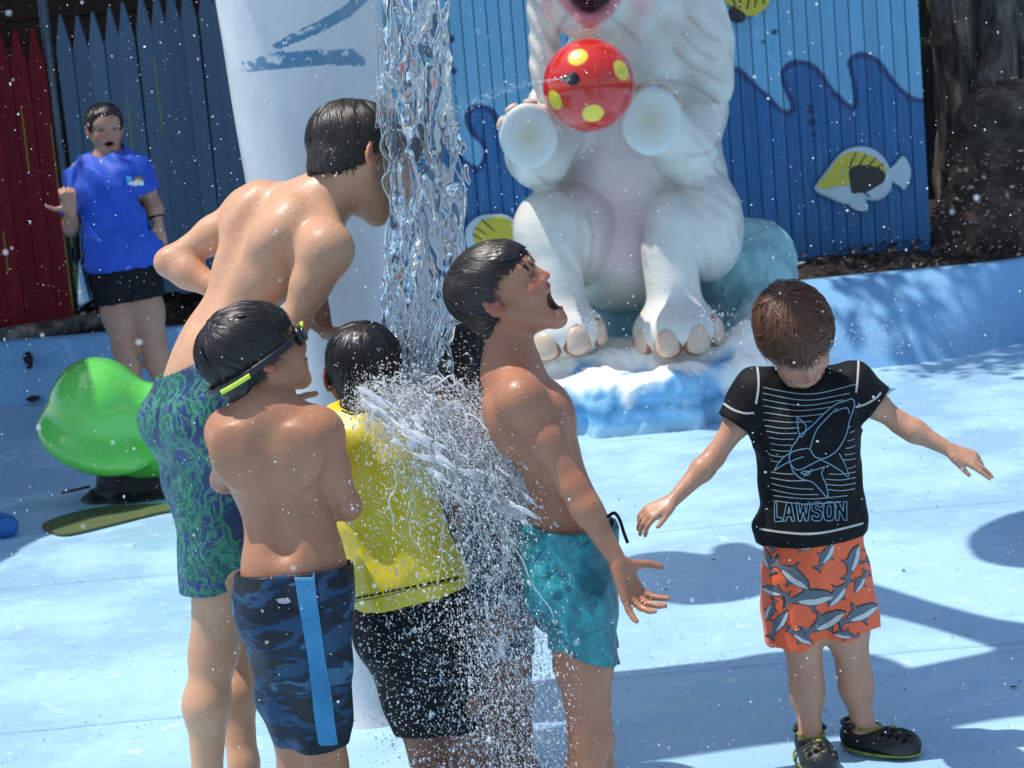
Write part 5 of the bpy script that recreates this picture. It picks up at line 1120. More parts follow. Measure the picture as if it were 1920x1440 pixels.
# ---------------------------------------------------------- tall boy bending towards the water
def tall_boy():
    u = 1.20; Y = 4.2
    J = dict(scap=.027, pel=at(396, 775, Y), wst=at(418, 640, Y+.01), chs=at(500, 480, Y+.05), nk=at(592, 385, Y+.06), shR=at(612, 470, Y-.10), shL=at(470, 398, Y+.20),
             elR=at(548, 612, Y-.10), wrR=at(520, 760, Y+.06), elL=at(318, 492, Y+.19), wrL=at(440, 560, Y+.12),
             hpR=at(432, 815, Y-.03), hpL=at(368, 802, Y+.05), knR=at(400, 1225, Y-.02), knL=at(438, 1215, Y+.16), anR=G(392, 1600)+A([0, 0, .07]), anL=G(470, 1560)+A([0, 0, .07]),
             hd=at(676, 310, Y+.075), hf=A([.80, .34, -.50]), hu=A([-.45, .0, .88]), fdR=A([.7, .7, 0]), fdL=A([.8, .6, 0]),
             handR=dict(d=A([.5, .6, -.6]), n=A([0, 1, 0]), side=1), handL=dict(d=nrm(at(470, 600, Y)-at(430, 555, Y)), n=A([0, -1, 0]), side=-1))
    def cols(f):
        sk = A([.60, .37, .25]); r = np.random.default_rng(2); it = []
        for _ in range(5): p = f.J['chs']+f.T.T@A([r.uniform(-.11, .11), -.09, r.uniform(-.16, .12)]); it.append((p, [.003+.002*r.random()]*3, None, tuple(sk*.6), .4))
        return it
    f = person('person', 'tall shirtless boy bending towards the falling water in blue green leafy swim shorts', J, u, (.61, .335, .195), h=.0050, S=1.13, limb=1.0, robust=.93, colors=cols)
    hair(f, MAT_HDB, fringe=.040, ear=.022, nape=-.066, n=2600, thick=.013, whorl=(.15, -.45, .88), lift=.02, jit=.10, hang=.014, seed=11, wild=.05)
    m = Mt('leafy_swim_cloth'); v = m.coord((1, 1, .8)); w1 = m.noise(9, 3, .6, v, 0, 'Color'); vv = m.n('VectorMath', operation='SCALE'); m.l(w1, vv.inputs[0]); vv.inputs['Scale'].default_value = .16
    va = m.n('VectorMath', operation='ADD'); m.l(v, va.inputs[0]); m.l(vv.outputs[0], va.inputs[1]); vo = m.n('TexVoronoi'); vo.feature = 'DISTANCE_TO_EDGE'; vo.inputs['Scale'].default_value = 30; m.l(va.outputs[0], vo.inputs['Vector'])
    wv = m.n('TexWave'); wv.inputs['Scale'].default_value = 15; wv.inputs['Distortion'].default_value = 9; wv.inputs['Detail'].default_value = 3; wv.inputs['Detail Scale'].default_value = 2.2; m.l(va.outputs[0], wv.inputs['Vector'])
    nn_ = m.noise(17, 3, .6, va.outputs[0]); blue = m.mix((.006, .018, .10), (.02, .045, .20), m.noise(7, 2, .5, v)); c = m.mix(blue, (.010, .09, .09), m.ramp(nn_, [(.47, 0.), (.53, 1.)]))
    c = m.mix(c, (.035, .22, .11), m.ramp(wv.outputs['Fac'], [(.70, 0.), (.78, .9)])); c = m.mix(c, (.06, .26, .17), m.ramp(vo.outputs['Distance'], [(.02, .85), (.05, 0.)])); c = m.mix(c, (.008, .02, .10), m.ramp(m.noise(13, 2, .5, va.outputs[0]), [(.60, 0.), (.64, .9)]))
    MT = m.done(c, .5, m.bump(m.noise(240, 3, .6, v), .3, .001, m.bump(m.noise(20, 4, .6, v), .4, .008)), Coat_Weight=.15, Coat_Roughness=.3)
    pe = J['pel']; wa = at(366, 662, Y)
    def sb(s):
        lower(f, s, .010); s.el(at(395, 730, Y), (.100, .095, .09), k=.05)
        s.rc(at(398, 810, Y-.03), at(402, 1140, Y-.02), .090, .066, k=.03); s.rc(at(372, 810, Y+.07), at(432, 1130, Y+.15), .088, .062, k=.03)
    def fo(P): return .006*np.sin(P[:, 0]*60+P[:, 1]*40+2*np.sin(P[:, 2]*9))*np.exp(-np.abs(P[:, 2]-wa[2]+.02)/.035)+.006*np.sin(P[:, 2]*38+P[:, 0]*20+3*np.sin(P[:, 0]*14))*np.exp(-((P[:, 2]-pe[2])/.3)**2)
    cloth(f, 'shorts', sb, MT, clips=[(at(390, 1102, Y), A([.05, 0, -1])), (at(372, 672, Y), A([-.36, 0, 1]))], wr=.007, wsc=(3.2, 3.2, 2.4), seed=81, fold=fo, h=.005)
    return f
# ---------------------------------------------------------- goggle boy
def goggle_boy():
    u = 1.0; Y = 3.7
    J = dict(scap=.016, pel=at(554, 1110, Y), wst=at(548, 1000, Y+.01), chs=at(518, 880, Y+.02), nk=at(505, 772, Y+.01), shR=at(598, 812, Y+.0), shL=at(432, 812, Y+.03),
             elR=at(652, 950, Y+.03), wrR=at(590, 900, Y+.19), elL=at(420, 900, Y+.20), wrL=at(500, 900, Y+.35),
             hpR=at(582, 1145, Y), hpL=at(514, 1145, Y), knR=at(612, 1440, Y), knL=at(562, 1440, Y+.06), anR=G(640, 1780)+A([0, 0, .06]), anL=G(560, 1760)+A([0, 0, .06]),
             hd=at(484, 672, Y+.050), hf=A([.80, .40, .30]), hu=A([-.36, -.02, .93]), fdR=A([.3, .9, 0]), fdL=A([.2, .9, 0]),
             handR=dict(d=A([-.75, .5, .3]), n=A([-1, 0, 0]), side=1), handL=dict(d=A([.6, .7, .2]), n=A([0, 0, -1]), side=-1))
    f = person('person', 'shirtless boy with dark swim goggles seen from behind in blue camouflage shorts', J, u, (.42, .19, .10), h=.0044, S=.93, limb=1.02, robust=.88)
    hair(f, MAT_HBLK, fringe=.048, ear=.018, nape=-.070, n=2600, thick=.014, whorl=(.02, -.50, .86), lift=.04, jit=.15, hang=.03, seed=21, wild=.08, locks=[(.3, .03, 0), (.6, .034, 0), (.9, .028, .003), (1.2, .02, 0), (0, .03, 0), (1.5, .016, 0)])
    m = Mt('camouflage_swim_cloth'); v = m.coord((1.1, 1.1, 3.2)); a_ = m.noise(5.2, 4, .5, v); b_ = m.noise(8, 5, .5, m.coord((1.1, 1.1, 3.4), loc=(3, 1, 2)))
    c = m.ramp(a_, [(.0, (.012, .016, .024)), (.44, (.012, .016, .024)), (.45, (.018, .055, .115)), (.52, (.018, .055, .115)), (.53, (.010, .022, .05)), (.6, (.045, .12, .20)), (1, (.045, .12, .20))], 'CONSTANT')
    c = m.mix(c, (.009, .012, .018), m.ramp(b_, [(.53, 0.), (.56, .85)])); MT = m.done(c, .5, m.bump(m.noise(260, 3, .6, m.coord()), .3, .001, m.bump(m.noise(18, 4, .6, m.coord()), .35, .006)), Specular_IOR_Level=.25)
    def sb(s):
        lower(f, s, .009); s.rc(J['hpR'], at(606, 1415, Y), .072, .054, k=.015); s.rc(J['hpL'], at(570, 1415, Y+.05), .072, .054, k=.015)
    def fo(P): return .004*np.sin(P[:, 0]*45+P[:, 2]*22+2*np.sin(P[:, 2]*14))
    sh, SV, SF = cloth(f, 'shorts', sb, MT, clips=[(at(580, 1400, Y), A([-.02, 0, -1])), (at(540, 1066, Y), A([0, .1, 1]))], wr=.0045, wsc=(4, 4, 2.6), seed=91, fold=fo)
    bv = bvh_of(SV, SF)
    def patch(name, pg, mt, lift):
        P = resamp(A(list(pg)+[pg[0]], float), 8)[:-1]; k = len(P); ins = [(x, y) for x in range(int(P[:, 0].min()), int(P[:, 0].max()), 9) for y in range(int(P[:, 1].min()), int(P[:, 1].max()), 9) if in_poly(A([x]), A([y]), P)[0] and path_dist(A([x]), A([y]), P)[0] > 3]
        vv, _, ff, *_q = delaunay_2d_cdt([Vector(p) for p in P]+[Vector(p) for p in ins], [], [list(range(k))], 1, 1e-6); out_ = []
        ok = []
        for v_ in vv:
            dr = nrm(ray(v_[0], v_[1])); q, n_ = cast(bv, EYE+dr*2.8, dr); ok.append(q is not None); out_.append(q+(n_ if n_@dr < 0 else -n_)*lift if q is not None else A([0, 0, 0]))
        mb = MB(); mb.add(A(out_), [list(t) for t in ff if all(ok[i] for i in t)]); return mb.build(name, mt, sh, True)
    pts = spline([(550, 1064), (588, 1062), (596, 1130), (606, 1210), (622, 1300), (632, 1398), (596, 1400), (586, 1310), (574, 1200), (560, 1130)], 3, True)
    patch('side_stripe', [tuple(q) for q in [(550, 1066), (588, 1064), (595, 1130), (606, 1210), (620, 1300), (632, 1396), (597, 1398), (586, 1310), (574, 1210), (560, 1130)]], cloth_mat('bright_blue_panel', (.030, .20, .38), .6, .35), .003)
    patch('logo_print', [(517, 1124), (530, 1121), (547, 1124), (545, 1131), (524, 1133)], cloth_mat('pale_logo', (.30, .33, .36), .6), .0022)
    # goggles and strap
    W = f.W; a = np.linspace(0, 2*np.pi, 60, endpoint=False)
    GB = simple('goggle_rubber', (.010, .013, .018), .35, .3, 20, .1); GY = simple('goggle_yellow', (.62, .78, .05), .4, .1, bump=0); m = Mt('goggle_lens'); GL = m.done((.10, .14, .16), .06, Transmission_Weight=.6, IOR=1.45)
    gog = None
    def band(name, a0, a1, wdt, mt, off=0., par=None, lift=.0):
        t = np.linspace(a0, a1, 40); P = []; N = []
        for q in t:
            x, y = math.sin(q), math.cos(q); z = .010-.030*(1-y)/2
            P.append(W(x*(.0875+lift), -.014+y*(.106+lift), z+off)); N.append(nrm(x*f.R[0]+y*f.R[1]))
        P = A(P); N = A(N); up = f.R[2]; V = np.concatenate([P+up*wdt/2, P-up*wdt/2, P+up*wdt/2+N*.003, P-up*wdt/2+N*.003]); n = len(P); mb = MB()
        mb.add(V, [[i, i+1, n+i+1, n+i] for i in range(n-1)]+[[2*n+i, 3*n+i, 3*n+i+1, 2*n+i+1] for i in range(n-1)]+[[i, 2*n+i, 2*n+i+1, i+1] for i in range(n-1)]+[[n+i, n+i+1, 3*n+i+1, 3*n+i] for i in range(n-1)]); return mb.build(name, mt, par or f.root, True)
    gog = band('goggle_strap', .45, 2*np.pi-.45, .014, GB)
    band('strap_accent', 1.95, 2.65, .009, GY, -.004, gog, .0034)
    for q in (-1, 1):
        c0 = W(q*.031, .089, .006); Rg = fr(nrm(f.R[1]+q*.25*f.R[0]), f.R[2])
        s = Sdf().el(c0, (.026, .012, .020), Rg, k=.004); D, lo, ax = s.field(.003, pad=.01); V, F = nets(D, lo, .003); mk('goggle_cup', V, F, GB, gog)
        s = Sdf().el(c0+Rg[1]*.0095, (.021, .008, .0155), Rg, k=.004); D, lo, ax = s.field(.003, pad=.01); V, F = nets(D, lo, .003); mk('lens', V, F, GL, gog)
    MB().tube([W(.008, .101, .020), W(.030, .108, .0265), W(.050, .098, .022)], .0032, 8).build('frame_accent', GY, gog, True)
    return f
# ---------------------------------------------------------- boy in the yellow shirt
def yellow_boy():
    u = .93; Y = 3.98
    J = dict(pel=at(775, 1150, Y), wst=at(755, 1030, Y), chs=at(722, 890, Y), nk=at(692, 785, Y), shR=at(790, 812, Y), shL=at(640, 828, Y),
             elR=at(842, 940, Y+.03), wrR=at(850, 1040, Y+.08), elL=at(612, 960, Y+.10), wrL=at(640, 1040, Y+.22),
             hpR=at(825, 1185, Y), hpL=at(738, 1190, Y), knR=at(885, 1410, Y), knL=at(806, 1415, Y), anR=G(905, 1620)+A([0, 0, .06]), anL=G(830, 1640)+A([0, 0, .06]),
             hd=at(684, 705, Y+.035), hf=A([.05, .96, -.18]), hu=A([.05, .1, 1]), fdR=A([.1, 1, 0]), fdL=A([-.1, 1, 0]),
             handR=dict(d=A([.1, .3, -.9]), n=A([-1, 0, 0]), side=-1), handL=dict(d=A([.1, .5, -.8]), n=A([1, 0, 0]), side=1))
    f = person('person', 'boy in a wet yellow swim shirt and black shorts with his back to the camera', J, u, (.23, .105, .060), h=.0042, S=.97)
    hair(f, MAT_HBLK, fringe=.05, ear=.012, nape=-.062, n=1700, thick=.008, whorl=(0, -.45, .88), lift=.02, jit=.05, hang=.006, seed=31, wild=.02, width=.0010)
    MY = cloth_mat('yellow_swim_cloth', (.74, .57, .02), .38, .14, .0, spec=.5); T = f.T
    def sb(s):
        grow_prims(s, f.s, 0, f.nsh, .012); s.el(at(745, 990, Y), (.118, .092, .14), T, k=.05); s.el(at(758, 1075, Y), (.112, .095, .10), T, k=.05)
        s.rc(J['shR'], J['shR']+(J['elR']-J['shR'])*.5, .050, .048, k=.03); s.rc(J['shL'], J['shL']+(J['elL']-J['shL'])*.5, .050, .047, k=.03)
    def fo(P): return .004*np.sin(P[:, 0]*40+P[:, 2]*26+2*np.sin(P[:, 2]*13))
    sh, SV, SF = cloth(f, 'shirt', sb, MY, clips=[(at(755, 1116, Y), nrm(A([.14, 0, -1]))), limb_cut(J['shR'], J['elR'], .55), limb_cut(J['shL'], J['elL'], .55)], holes=[(J['nk']+A([0, 0, .035]), (.055, .055, .050), None)], wr=.005, wsc=(4.5, 4.5, 3.5), seed=95, fold=fo)
    bv = bvh_of(SV, SF)
    def line(P, w):
        P = resamp(spline(P, 6), 4); Q = []; Nn = []
        for x, y in P:
            dr = nrm(ray(x, y)); q, n_ = cast(bv, EYE+dr*3.0, dr)
            if q is not None: Q.append(q); Nn.append(n_ if n_@dr < 0 else -n_)
        if len(Q) > 2: mb = MB(); _rib(mb, Q, Nn, w, .0015); mb.build('seam', MAT_NAVYS, sh)
    line([(638, 762), (655, 770), (676, 767)], .004); line([(640, 770), (660, 777), (680, 773)], .003); line([(798, 785), (800, 815), (812, 850)], .0045)
    for dx in range(0, 200, 13):
        x = 655+dx; line([(x, 1124-(x-655)*.20), (x+5, 1123-(x-655)*.20), (x+10, 1121.5-(x-655)*.20)], .0045)
    line([(655, 1129), (700, 1122), (760, 1108), (855, 1088)], .0012)
    MS = cloth_mat('wet_black_swim_cloth', (.006, .007, .009), .6, .3, spec=.2, sheen=0)
    def s2(s):
        lower(f, s, .010); s.rc(J['hpR'], at(868, 1375, Y), .076, .062, k=.012); s.rc(J['hpL'], at(800, 1378, Y), .076, .062, k=.012)
    cloth(f, 'shorts', s2, MS, clips=[(at(790, 1370, Y), A([.03, 0, -1])), (at(770, 1085, Y), A([0, 0, 1]))], wr=.005, wsc=(4, 4, 3), seed=96, fold=fo)
    return f
# ---------------------------------------------------------- laughing boy
def laughing_boy():
    u = 1.02; Y = 3.8
    J = dict(pel=at(1074, 1045, Y), wst=at(1056, 945, Y), chs=at(1010, 815, Y), nk=at(955, 690, Y), shR=at(978, 752, Y-.125), shL=at(988, 748, Y+.125),
             elR=at(1076, 915, Y-.165), wrR=at(1158, 1052, Y-.19), elL=at(1060, 900, Y+.16), wrL=at(1090, 1030, Y+.14),
             hpR=at(1080, 1100, Y-.055), hpL=at(1080, 1100, Y+.055), knR=at(1106, 1385, Y-.05), knL=at(1112, 1390, Y+.07), anR=G(1105, 1690)+A([0, 0, .06]), anL=G(1150, 1640)+A([0, 0, .06]),
             hd=at(945, 550, Y+.0), hf=A([.83, -.24, .50]), hu=A([-.5, .0, .86]), fdR=A([1, -.1, 0]), fdL=A([1, .1, 0]),
             handR=dict(d=nrm(A([.32, -.15, -.93])), n=nrm(A([.72, -.68, .0])), side=-1, spread=.72, thumb=(1.1, .35, .55), L=.150, per=[(50, 16, 10), (46, 20, 12), (36, 24, 14), (6, 18, 12)]),
             handL=dict(d=A([.3, .1, -.9]), n=A([1, 0, 0]), side=-1))
    f = person('person', 'laughing shirtless boy in teal swim shorts leaning back with mouth wide open', J, u, (.42, .18, .098), h=.0042, S=.91, mouth=1.0, limb=1.0, robust=.885)
    hair(f, MAT_HDB, fringe=.048, ear=.036, nape=-.070, n=2800, thick=.012, whorl=(0.05, -.60, .80), lift=.02, jit=.10, hang=.018, seed=41, wild=.05, locks=[(-.9, .026, 0), (-.7, .022, 0), (-.5, .032, .004), (-.35, .024, 0), (-.2, .034, 0), (0, .022, 0), (.2, .03, 0), (.5, .026, 0), (-1.1, .018, 0), (.8, .02, 0)])
    W = f.W; R = f.R; S = f.S
    # teeth, tongue
    for i in range(5): x = (i-2)*.0066; o = MB().box(W(x, .0800-abs(x)*.25, -.0475), (.0064*S, .004*S, .0085*S), R.T, bev=.0012); o.build('tooth', MAT_TOOTH, f.root)
    s = Sdf().el(W(0, .062, -.098), A([.013, .020, .006])*S, R, k=.005); D, lo, ax = s.field(.0025, pad=.01); V, F = nets(D, lo, .0025); mk('tongue', V, F, MAT_LIPIN, f.root)
    for q in (-1, 1):
        mb = MB(); P = [W(q*.016, .0885, .030), W(q*.026, .0850, .035), W(q*.038, .0775, .034), W(q*.046, .068, .028)]; mb.tube(spline(P, 4), .0014, 5); mb.build('eyebrow', MAT_HDB, f.root, True)
        mb = MB(); P = [W(q*.018, .0835, .0035), W(q*.029, .0855, -.001), W(q*.042, .0775, .003)]; mb.tube(spline(P, 4), .0008, 5); mb.build('eyelashes', MAT_HDB, f.root, True)
    m = Mt('teal_swim_cloth'); v = m.coord(); w1 = m.noise(10, 4, .6, v, 1.5); w2 = m.noise(24, 5, .6, v, 2.)
    c = m.ramp(w1, [(.36, (.004, .085, .115)), (.5, (.006, .16, .19)), (.62, (.015, .27, .29)), (.72, (.05, .40, .42))]); c = m.mix(c, (.003, .05, .09), m.ramp(w2, [(.55, 0.), (.66, .8)]))
    MT = m.done(c, .42, m.bump(m.noise(240, 3, .6, v), .3, .001, m.bump(m.noise(17, 4, .6, v), .6, .010)), Coat_Weight=.2, Coat_Roughness=.3)
    def sb(s):
        lower(f, s, .009); s.rc(J['hpR'], at(1112, 1260, Y-.055), .068, .058, k=.02); s.rc(J['hpL'], at(1112, 1250, Y+.065), .068, .058, k=.02)
    def fo(P): return .005*np.sin(P[:, 2]*34+P[:, 0]*24+2*np.sin(P[:, 0]*20))
    wp = at(1075, 975, Y)
    sh, SV, SF = cloth(f, 'shorts', sb, MT, clips=[(at(1110, 1218, Y), nrm(A([-.32, 0, -1]))), (wp, nrm(A([.12, 0, 1])))], wr=.006, wsc=(4, 4, 3.2), seed=97, fold=fo)
    P = spline([at(1140, 968, Y-.02), at(1152, 962, Y-.03), at(1162, 975, Y-.03), at(1170, 1000, Y-.03), at(1177, 1018, Y-.03)], 5); MB().tube(P, .0034, 7).build('drawstring', MAT_NAVYS, sh, True)
    # inner liner hanging below the hem
    def li(s): s.rc(at(1080, 1160, Y-.03), at(1085, 1262, Y-.03), .052, .044, k=.03)
    cloth(f, 'liner', li, cloth_mat('dark_liner_cloth', (.03, .04, .06), .6), clips=[(at(1085, 1262, Y), nrm(A([-.3, 0, -1])))], wr=.004, seed=98)
    return f
# ---------------------------------------------------------- girl mostly hidden behind the splash
def hidden_girl():
    u = .90; Y = 4.38
    J = dict(pel=at(925, 1040, Y), wst=at(910, 950, Y), chs=at(880, 850, Y), nk=at(866, 775, Y), shR=at(925, 800, Y+.04), shL=at(808, 802, Y-.02),
             elR=at(945, 900, Y+.05), wrR=at(930, 980, Y-.03), elL=at(715, 640, Y+.20), wrL=at(612, 625, Y+.36),
             hpR=at(950, 1070, Y), hpL=at(895, 1075, Y), knR=at(962, 1250, Y), knL=at(925, 1255, Y-.02), anR=G(985, 1450)+A([0, 0, .05]), anL=G(935, 1460)+A([0, 0, .05]),
             hd=at(862, 678, Y+.01), hf=A([-.35, .75, -.15]), hu=A([0, .1, 1]), fdR=A([-.2, 1, 0]), fdL=A([-.3, 1, 0]),
             handL=dict(d=nrm(at(590, 560, Y+.34)-at(608, 622, Y+.36)), n=nrm(A([.1, .9, .1])), side=1, curls=(5, 8, 8), L=.125), handR=dict(d=A([0, 0, -1]), n=A([0, 1, 0]), side=1))
    f = person('person', 'dark haired girl half hidden behind the splash with an arm reaching to the column', J, u, (.20, .085, .045), h=.0048, S=.95)
    hair(f, MAT_HBLK, fringe=.04, ear=-.04, nape=-.085, n=1700, thick=.013, whorl=(0, -.3, .95), lift=.04, jit=.12, hang=.10, seed=51, width=.0016)
    s = Sdf().rc(f.W(.0, -.06, .0), f.W(.01, -.075, -.09), .058, .042, k=.03).rc(f.W(.03, -.05, -.04), f.W(.04, -.062, -.12), .035, .018, k=.03).rc(f.W(-.03, -.055, -.04), f.W(-.035, -.07, -.13), .03, .015, k=.03)
    D, lo, ax = s.field(.0045); P = grid_pts(ax); D = D+.003*np.sin(P[..., 0]*190+4*vnoise(P*5, 3, 2)); V, F = nets(D, lo, .0045); mk('long_hair', V, F, MAT_HBLK, f.root)
    MC = cloth_mat('dark_blue_swim_cloth', (.02, .035, .07), .4, .35)
    def sb(s): grow_prims(s, f.s, 0, f.nsh-8, .009); s.rc(J['hpR'], J['knR'], .066, .048, k=.01); s.rc(J['hpL'], J['knL'], .066, .048, k=.01)
    cloth(f, 'swimsuit', sb, MC, clips=[(J['chs']+A([0, 0, .04]), A([0, 0, 1])), (J['knR']+A([0, 0, .03]), A([0, 0, -1]))], wr=.004, seed=99)
    return f
# ---------------------------------------------------------- woman in the blue shirt
def woman():
    u = 1.30; Y = 10.1
    J = dict(pel=at(232, 500, Y), wst=at(222, 430, Y), chs=at(208, 360, Y), nk=at(205, 295, Y+.02), shR=at(155, 326, Y+.02), shL=at(258, 318, Y-.01),
             elR=at(134, 428, Y-.03), wrR=at(133, 398, Y-.22), elL=at(287, 385, Y+.0), wrL=at(296, 418, Y-.03),
             hpR=at(210, 522, Y), hpL=at(262, 520, Y), knR=at(235, 655, Y-.01), knL=at(290, 648, Y), anR=G(258, 800)+A([0, 0, .08]), anL=G(318, 790)+A([0, 0, .08]),
             hd=at(197, 242, Y+.015), hf=A([.34, -.92, -.12]), hu=A([.04, -.08, 1]), fdR=A([.1, -1, 0]), fdL=A([.4, -1, 0]),
             handR=dict(d=nrm(A([.02, -.3, 1.])), n=nrm(A([-.2, .6, .3])), side=1, curls=(70, 70, 40), thumb=(1.5, .15, 0), L=.205), handL=dict(d=nrm(at(302, 450, Y)-at(296, 418, Y)), n=A([-.5, .6, 0]), side=-1, curls=(15, 20, 15), L=.175))
    f = person('person', 'woman in a blue staff shirt and black shorts standing by the navy fence gesturing', J, u, (.46, .25, .17), h=.0070, S=1.14, mouth=.26, lids=True, robust=.98, limb=1.12, group=None, colors=lambda f: [(f.W(q*.030, .082, .007), A([.0135, .01, .0055])*f.S, f.R, (.07, .045, .035), .35) for q in (-1, 1)]+[(f.W(q*.030, .086, .007), A([.022, .02, .016])*f.S, f.R, (.34, .19, .15), .6) for q in ()])
    hair(f, MAT_HDB, fringe=.068, ear=-.006, nape=-.06, n=900, thick=.010, whorl=(0, -.75, .5), lift=.0, jit=.03, hang=.0, seed=61, width=.0018)
    s = Sdf().el(f.W(0, -.118, -.005), (.030, .028, .032), f.R); D, lo, ax = s.field(.005); V, F = nets(D, lo, .005); mk('hair_bun', V, F, MAT_HDB, f.root)
    s = Sdf().rc(f.W(-.02, -.125, -.02), f.W(-.075, -.085, -.10), .026, .018, k=.02).rc(f.W(-.075, -.085, -.10), f.W(-.085, -.06, -.15), .018, .006, k=.02); D, lo, ax = s.field(.005); D = D+.003*np.sin(grid_pts(ax)[..., 0]*300); V, F = nets(D, lo, .005); mk('ponytail', V, F, MAT_HDB, f.root)
    for q in (-1, 1):
        mb = MB(); mb.tube(spline([f.W(q*.015, .0845, .024), f.W(q*.028, .082, .030), f.W(q*.045, .070, .024)], 4), .0022*1.3, 5); mb.build('eyebrow', MAT_HDB, f.root, True)
    MBU = cloth_mat('blue_staff_cloth', (.010, .075, .52), .6, .15)
    def sb(s):
        grow_prims(s, f.s, 0, f.nsh, .018); s.el(at(215, 400, Y), (.205, .150, .22), f.T, k=.08); s.el(at(226, 470, Y), (.215, .160, .15), f.T, k=.08); s.el(at(205, 352, Y-.05), (.160, .145, .13), f.T, k=.08)
        s.rc(J['shR'], J['shR']+(J['elR']-J['shR'])*.9, .068, .078, k=.03); s.rc(J['shL'], J['shL']+(J['elL']-J['shL'])*.8, .066, .070, k=.03)
    def fo(P): return .009*np.sin(P[:, 0]*24+P[:, 2]*16+2*np.sin(P[:, 2]*9+P[:, 0]*6))
    sh, SV, SF = cloth(f, 'shirt', sb, MBU, clips=[(at(232, 505, Y), nrm(A([.02, 0, -1]))), limb_cut(J['shR'], J['elR'], .80, .12), limb_cut(J['shL'], J['elL'], .66, .12)], holes=[(J['nk']+A([0, -.03, .05]), (.085, .085, .07), None)], wr=.011, wsc=(2.6, 2.6, 2.2), seed=101, fold=fo, h=.0075, thick=.012)
    bv = bvh_of(SV, SF)
    def patch(name, pg, mt, lift):
        P = A(pg, float); k = len(P); out_ = []
        for x, y in P:
            dr = nrm(ray(x, y)); q, n_ = cast(bv, EYE+dr*9., dr); out_.append((q if q is not None else at(x, y, Y-.15))-dr*lift)
        mb = MB(); mb.add(A(out_), [list(range(k))]); return mb.build(name, mt, sh)
    def arc(cx, cy, r0, r1, a0, a1, n=8): a = np.radians(np.linspace(a0, a1, n)); return [(cx+r1*math.cos(q), cy-r1*math.sin(q)) for q in a]+[(cx+r0*math.cos(q), cy-r0*math.sin(q)) for q in a[::-1]]
    LB = cloth_mat('logo_light_blue', (.10, .42, .85), .6); LW = cloth_mat('logo_white', (.75, .80, .82), .6); LR = cloth_mat('logo_red', (.6, .10, .05), .6); LY = cloth_mat('logo_yellow', (.8, .55, .05), .6); LD = cloth_mat('logo_blue', (.03, .16, .5), .6)
    patch('logo_letter_p', [(235, 328), (241, 330), (247, 332), (248, 338), (244, 341), (245, 347), (239, 347)], LB, .012)
    patch('logo_rainbow', arc(259, 340, 8.5, 11.5, 10, 175), LD, .010); patch('logo_rainbow', arc(259, 340, 5.5, 8.5, 10, 175), LR, .012); patch('logo_rainbow', arc(259, 340, 0.5, 5.5, 10, 175), LY, .014)
    patch('logo_cloud', [(240, 345), (245, 340), (250, 341), (255, 337), (261, 340), (267, 338), (270, 343), (268, 348), (260, 347), (254, 349), (246, 347)], LW, .018)
    MS = cloth_mat('black_shorts_cloth', (.007, .008, .012), .7, .3, spec=.2, sheen=0)
    def s2(s):
        lower(f, s, .014); s.rc(J['hpR'], at(214, 575, Y), .108, .098, k=.02); s.rc(J['hpL'], at(280, 570, Y), .102, .092, k=.02)
    cloth(f, 'shorts', s2, MS, clips=[(at(232, 566, Y), nrm(A([.08, 0, -1])))], wr=.006, seed=102, h=.007, thick=.01)
    def s3(s): s.rc(at(180, 500, Y-.01), at(176, 563, Y-.01), .088, .080, k=.02)
    cloth(f, 'shorts_side_panel', s3, cloth_mat('pale_blue_panel', (.22, .36, .50), .6), clips=[(at(176, 560, Y), A([.5, 0, -1])), (at(164, 520, Y), nrm(A([1, 0, .15])))], wr=0, h=.007)
    w = J['wrL']; a = np.linspace(0, 2*np.pi, 18); d = nrm(J['wrL']-J['elL']); X = nrm(np.cross(d, [0, 1, 0])); Z = np.cross(d, X); MB().tube(w-d*.03+np.outer(np.cos(a), X)*.031+np.outer(np.sin(a), Z)*.031, .008, 8).build('watch_strap', MAT_NAVYS, f.root, True)
    return f
TB = tall_boy(); GB_ = goggle_boy(); YB = yellow_boy(); LBY = laughing_boy(); HG = hidden_girl(); WM = woman()
# blue clog of a person standing outside the frame
p = G(-6, 1004); MBC = simple('blue_clog_foam', (.01, .13, .42), .45, .3, 30, .3, 100); fd = nrm(A([.75, -.65, 0])); lt = np.cross(fd, A([0, 0, 1])); T3 = A([lt, fd, [0, 0, 1]]); b = p-fd*.03
s = Sdf().el(b+fd*.03+A([0, 0, .045]), (.052, .115, .046), T3, k=.03).el(b+fd*.08+A([0, 0, .040]), (.055, .06, .042), T3, k=.03).el(b-fd*.02+A([0, 0, .10]), (.036, .06, .045), T3, k=.01, op='s')
D, lo, ax = s.field(.006, pad=.01); P = grid_pts(ax); L = (P-b)@T3.T
hole = np.minimum.reduce([np.sqrt((L[..., 0]-hx)**2+(L[..., 1]-hy)**2)-.008 for hx in (-.032, -.011, .011, .032) for hy in (.055, .08, .105)]); D = np.maximum(D, -np.maximum(hole, .055-L[..., 2])); D = np.maximum(D, .004-P[..., 2])
V, F = nets(D.astype(np.float32), lo, .006); tag(mk('clog', V, F, MBC), 'bright blue clog at the left edge on the pool floor', 'shoe')
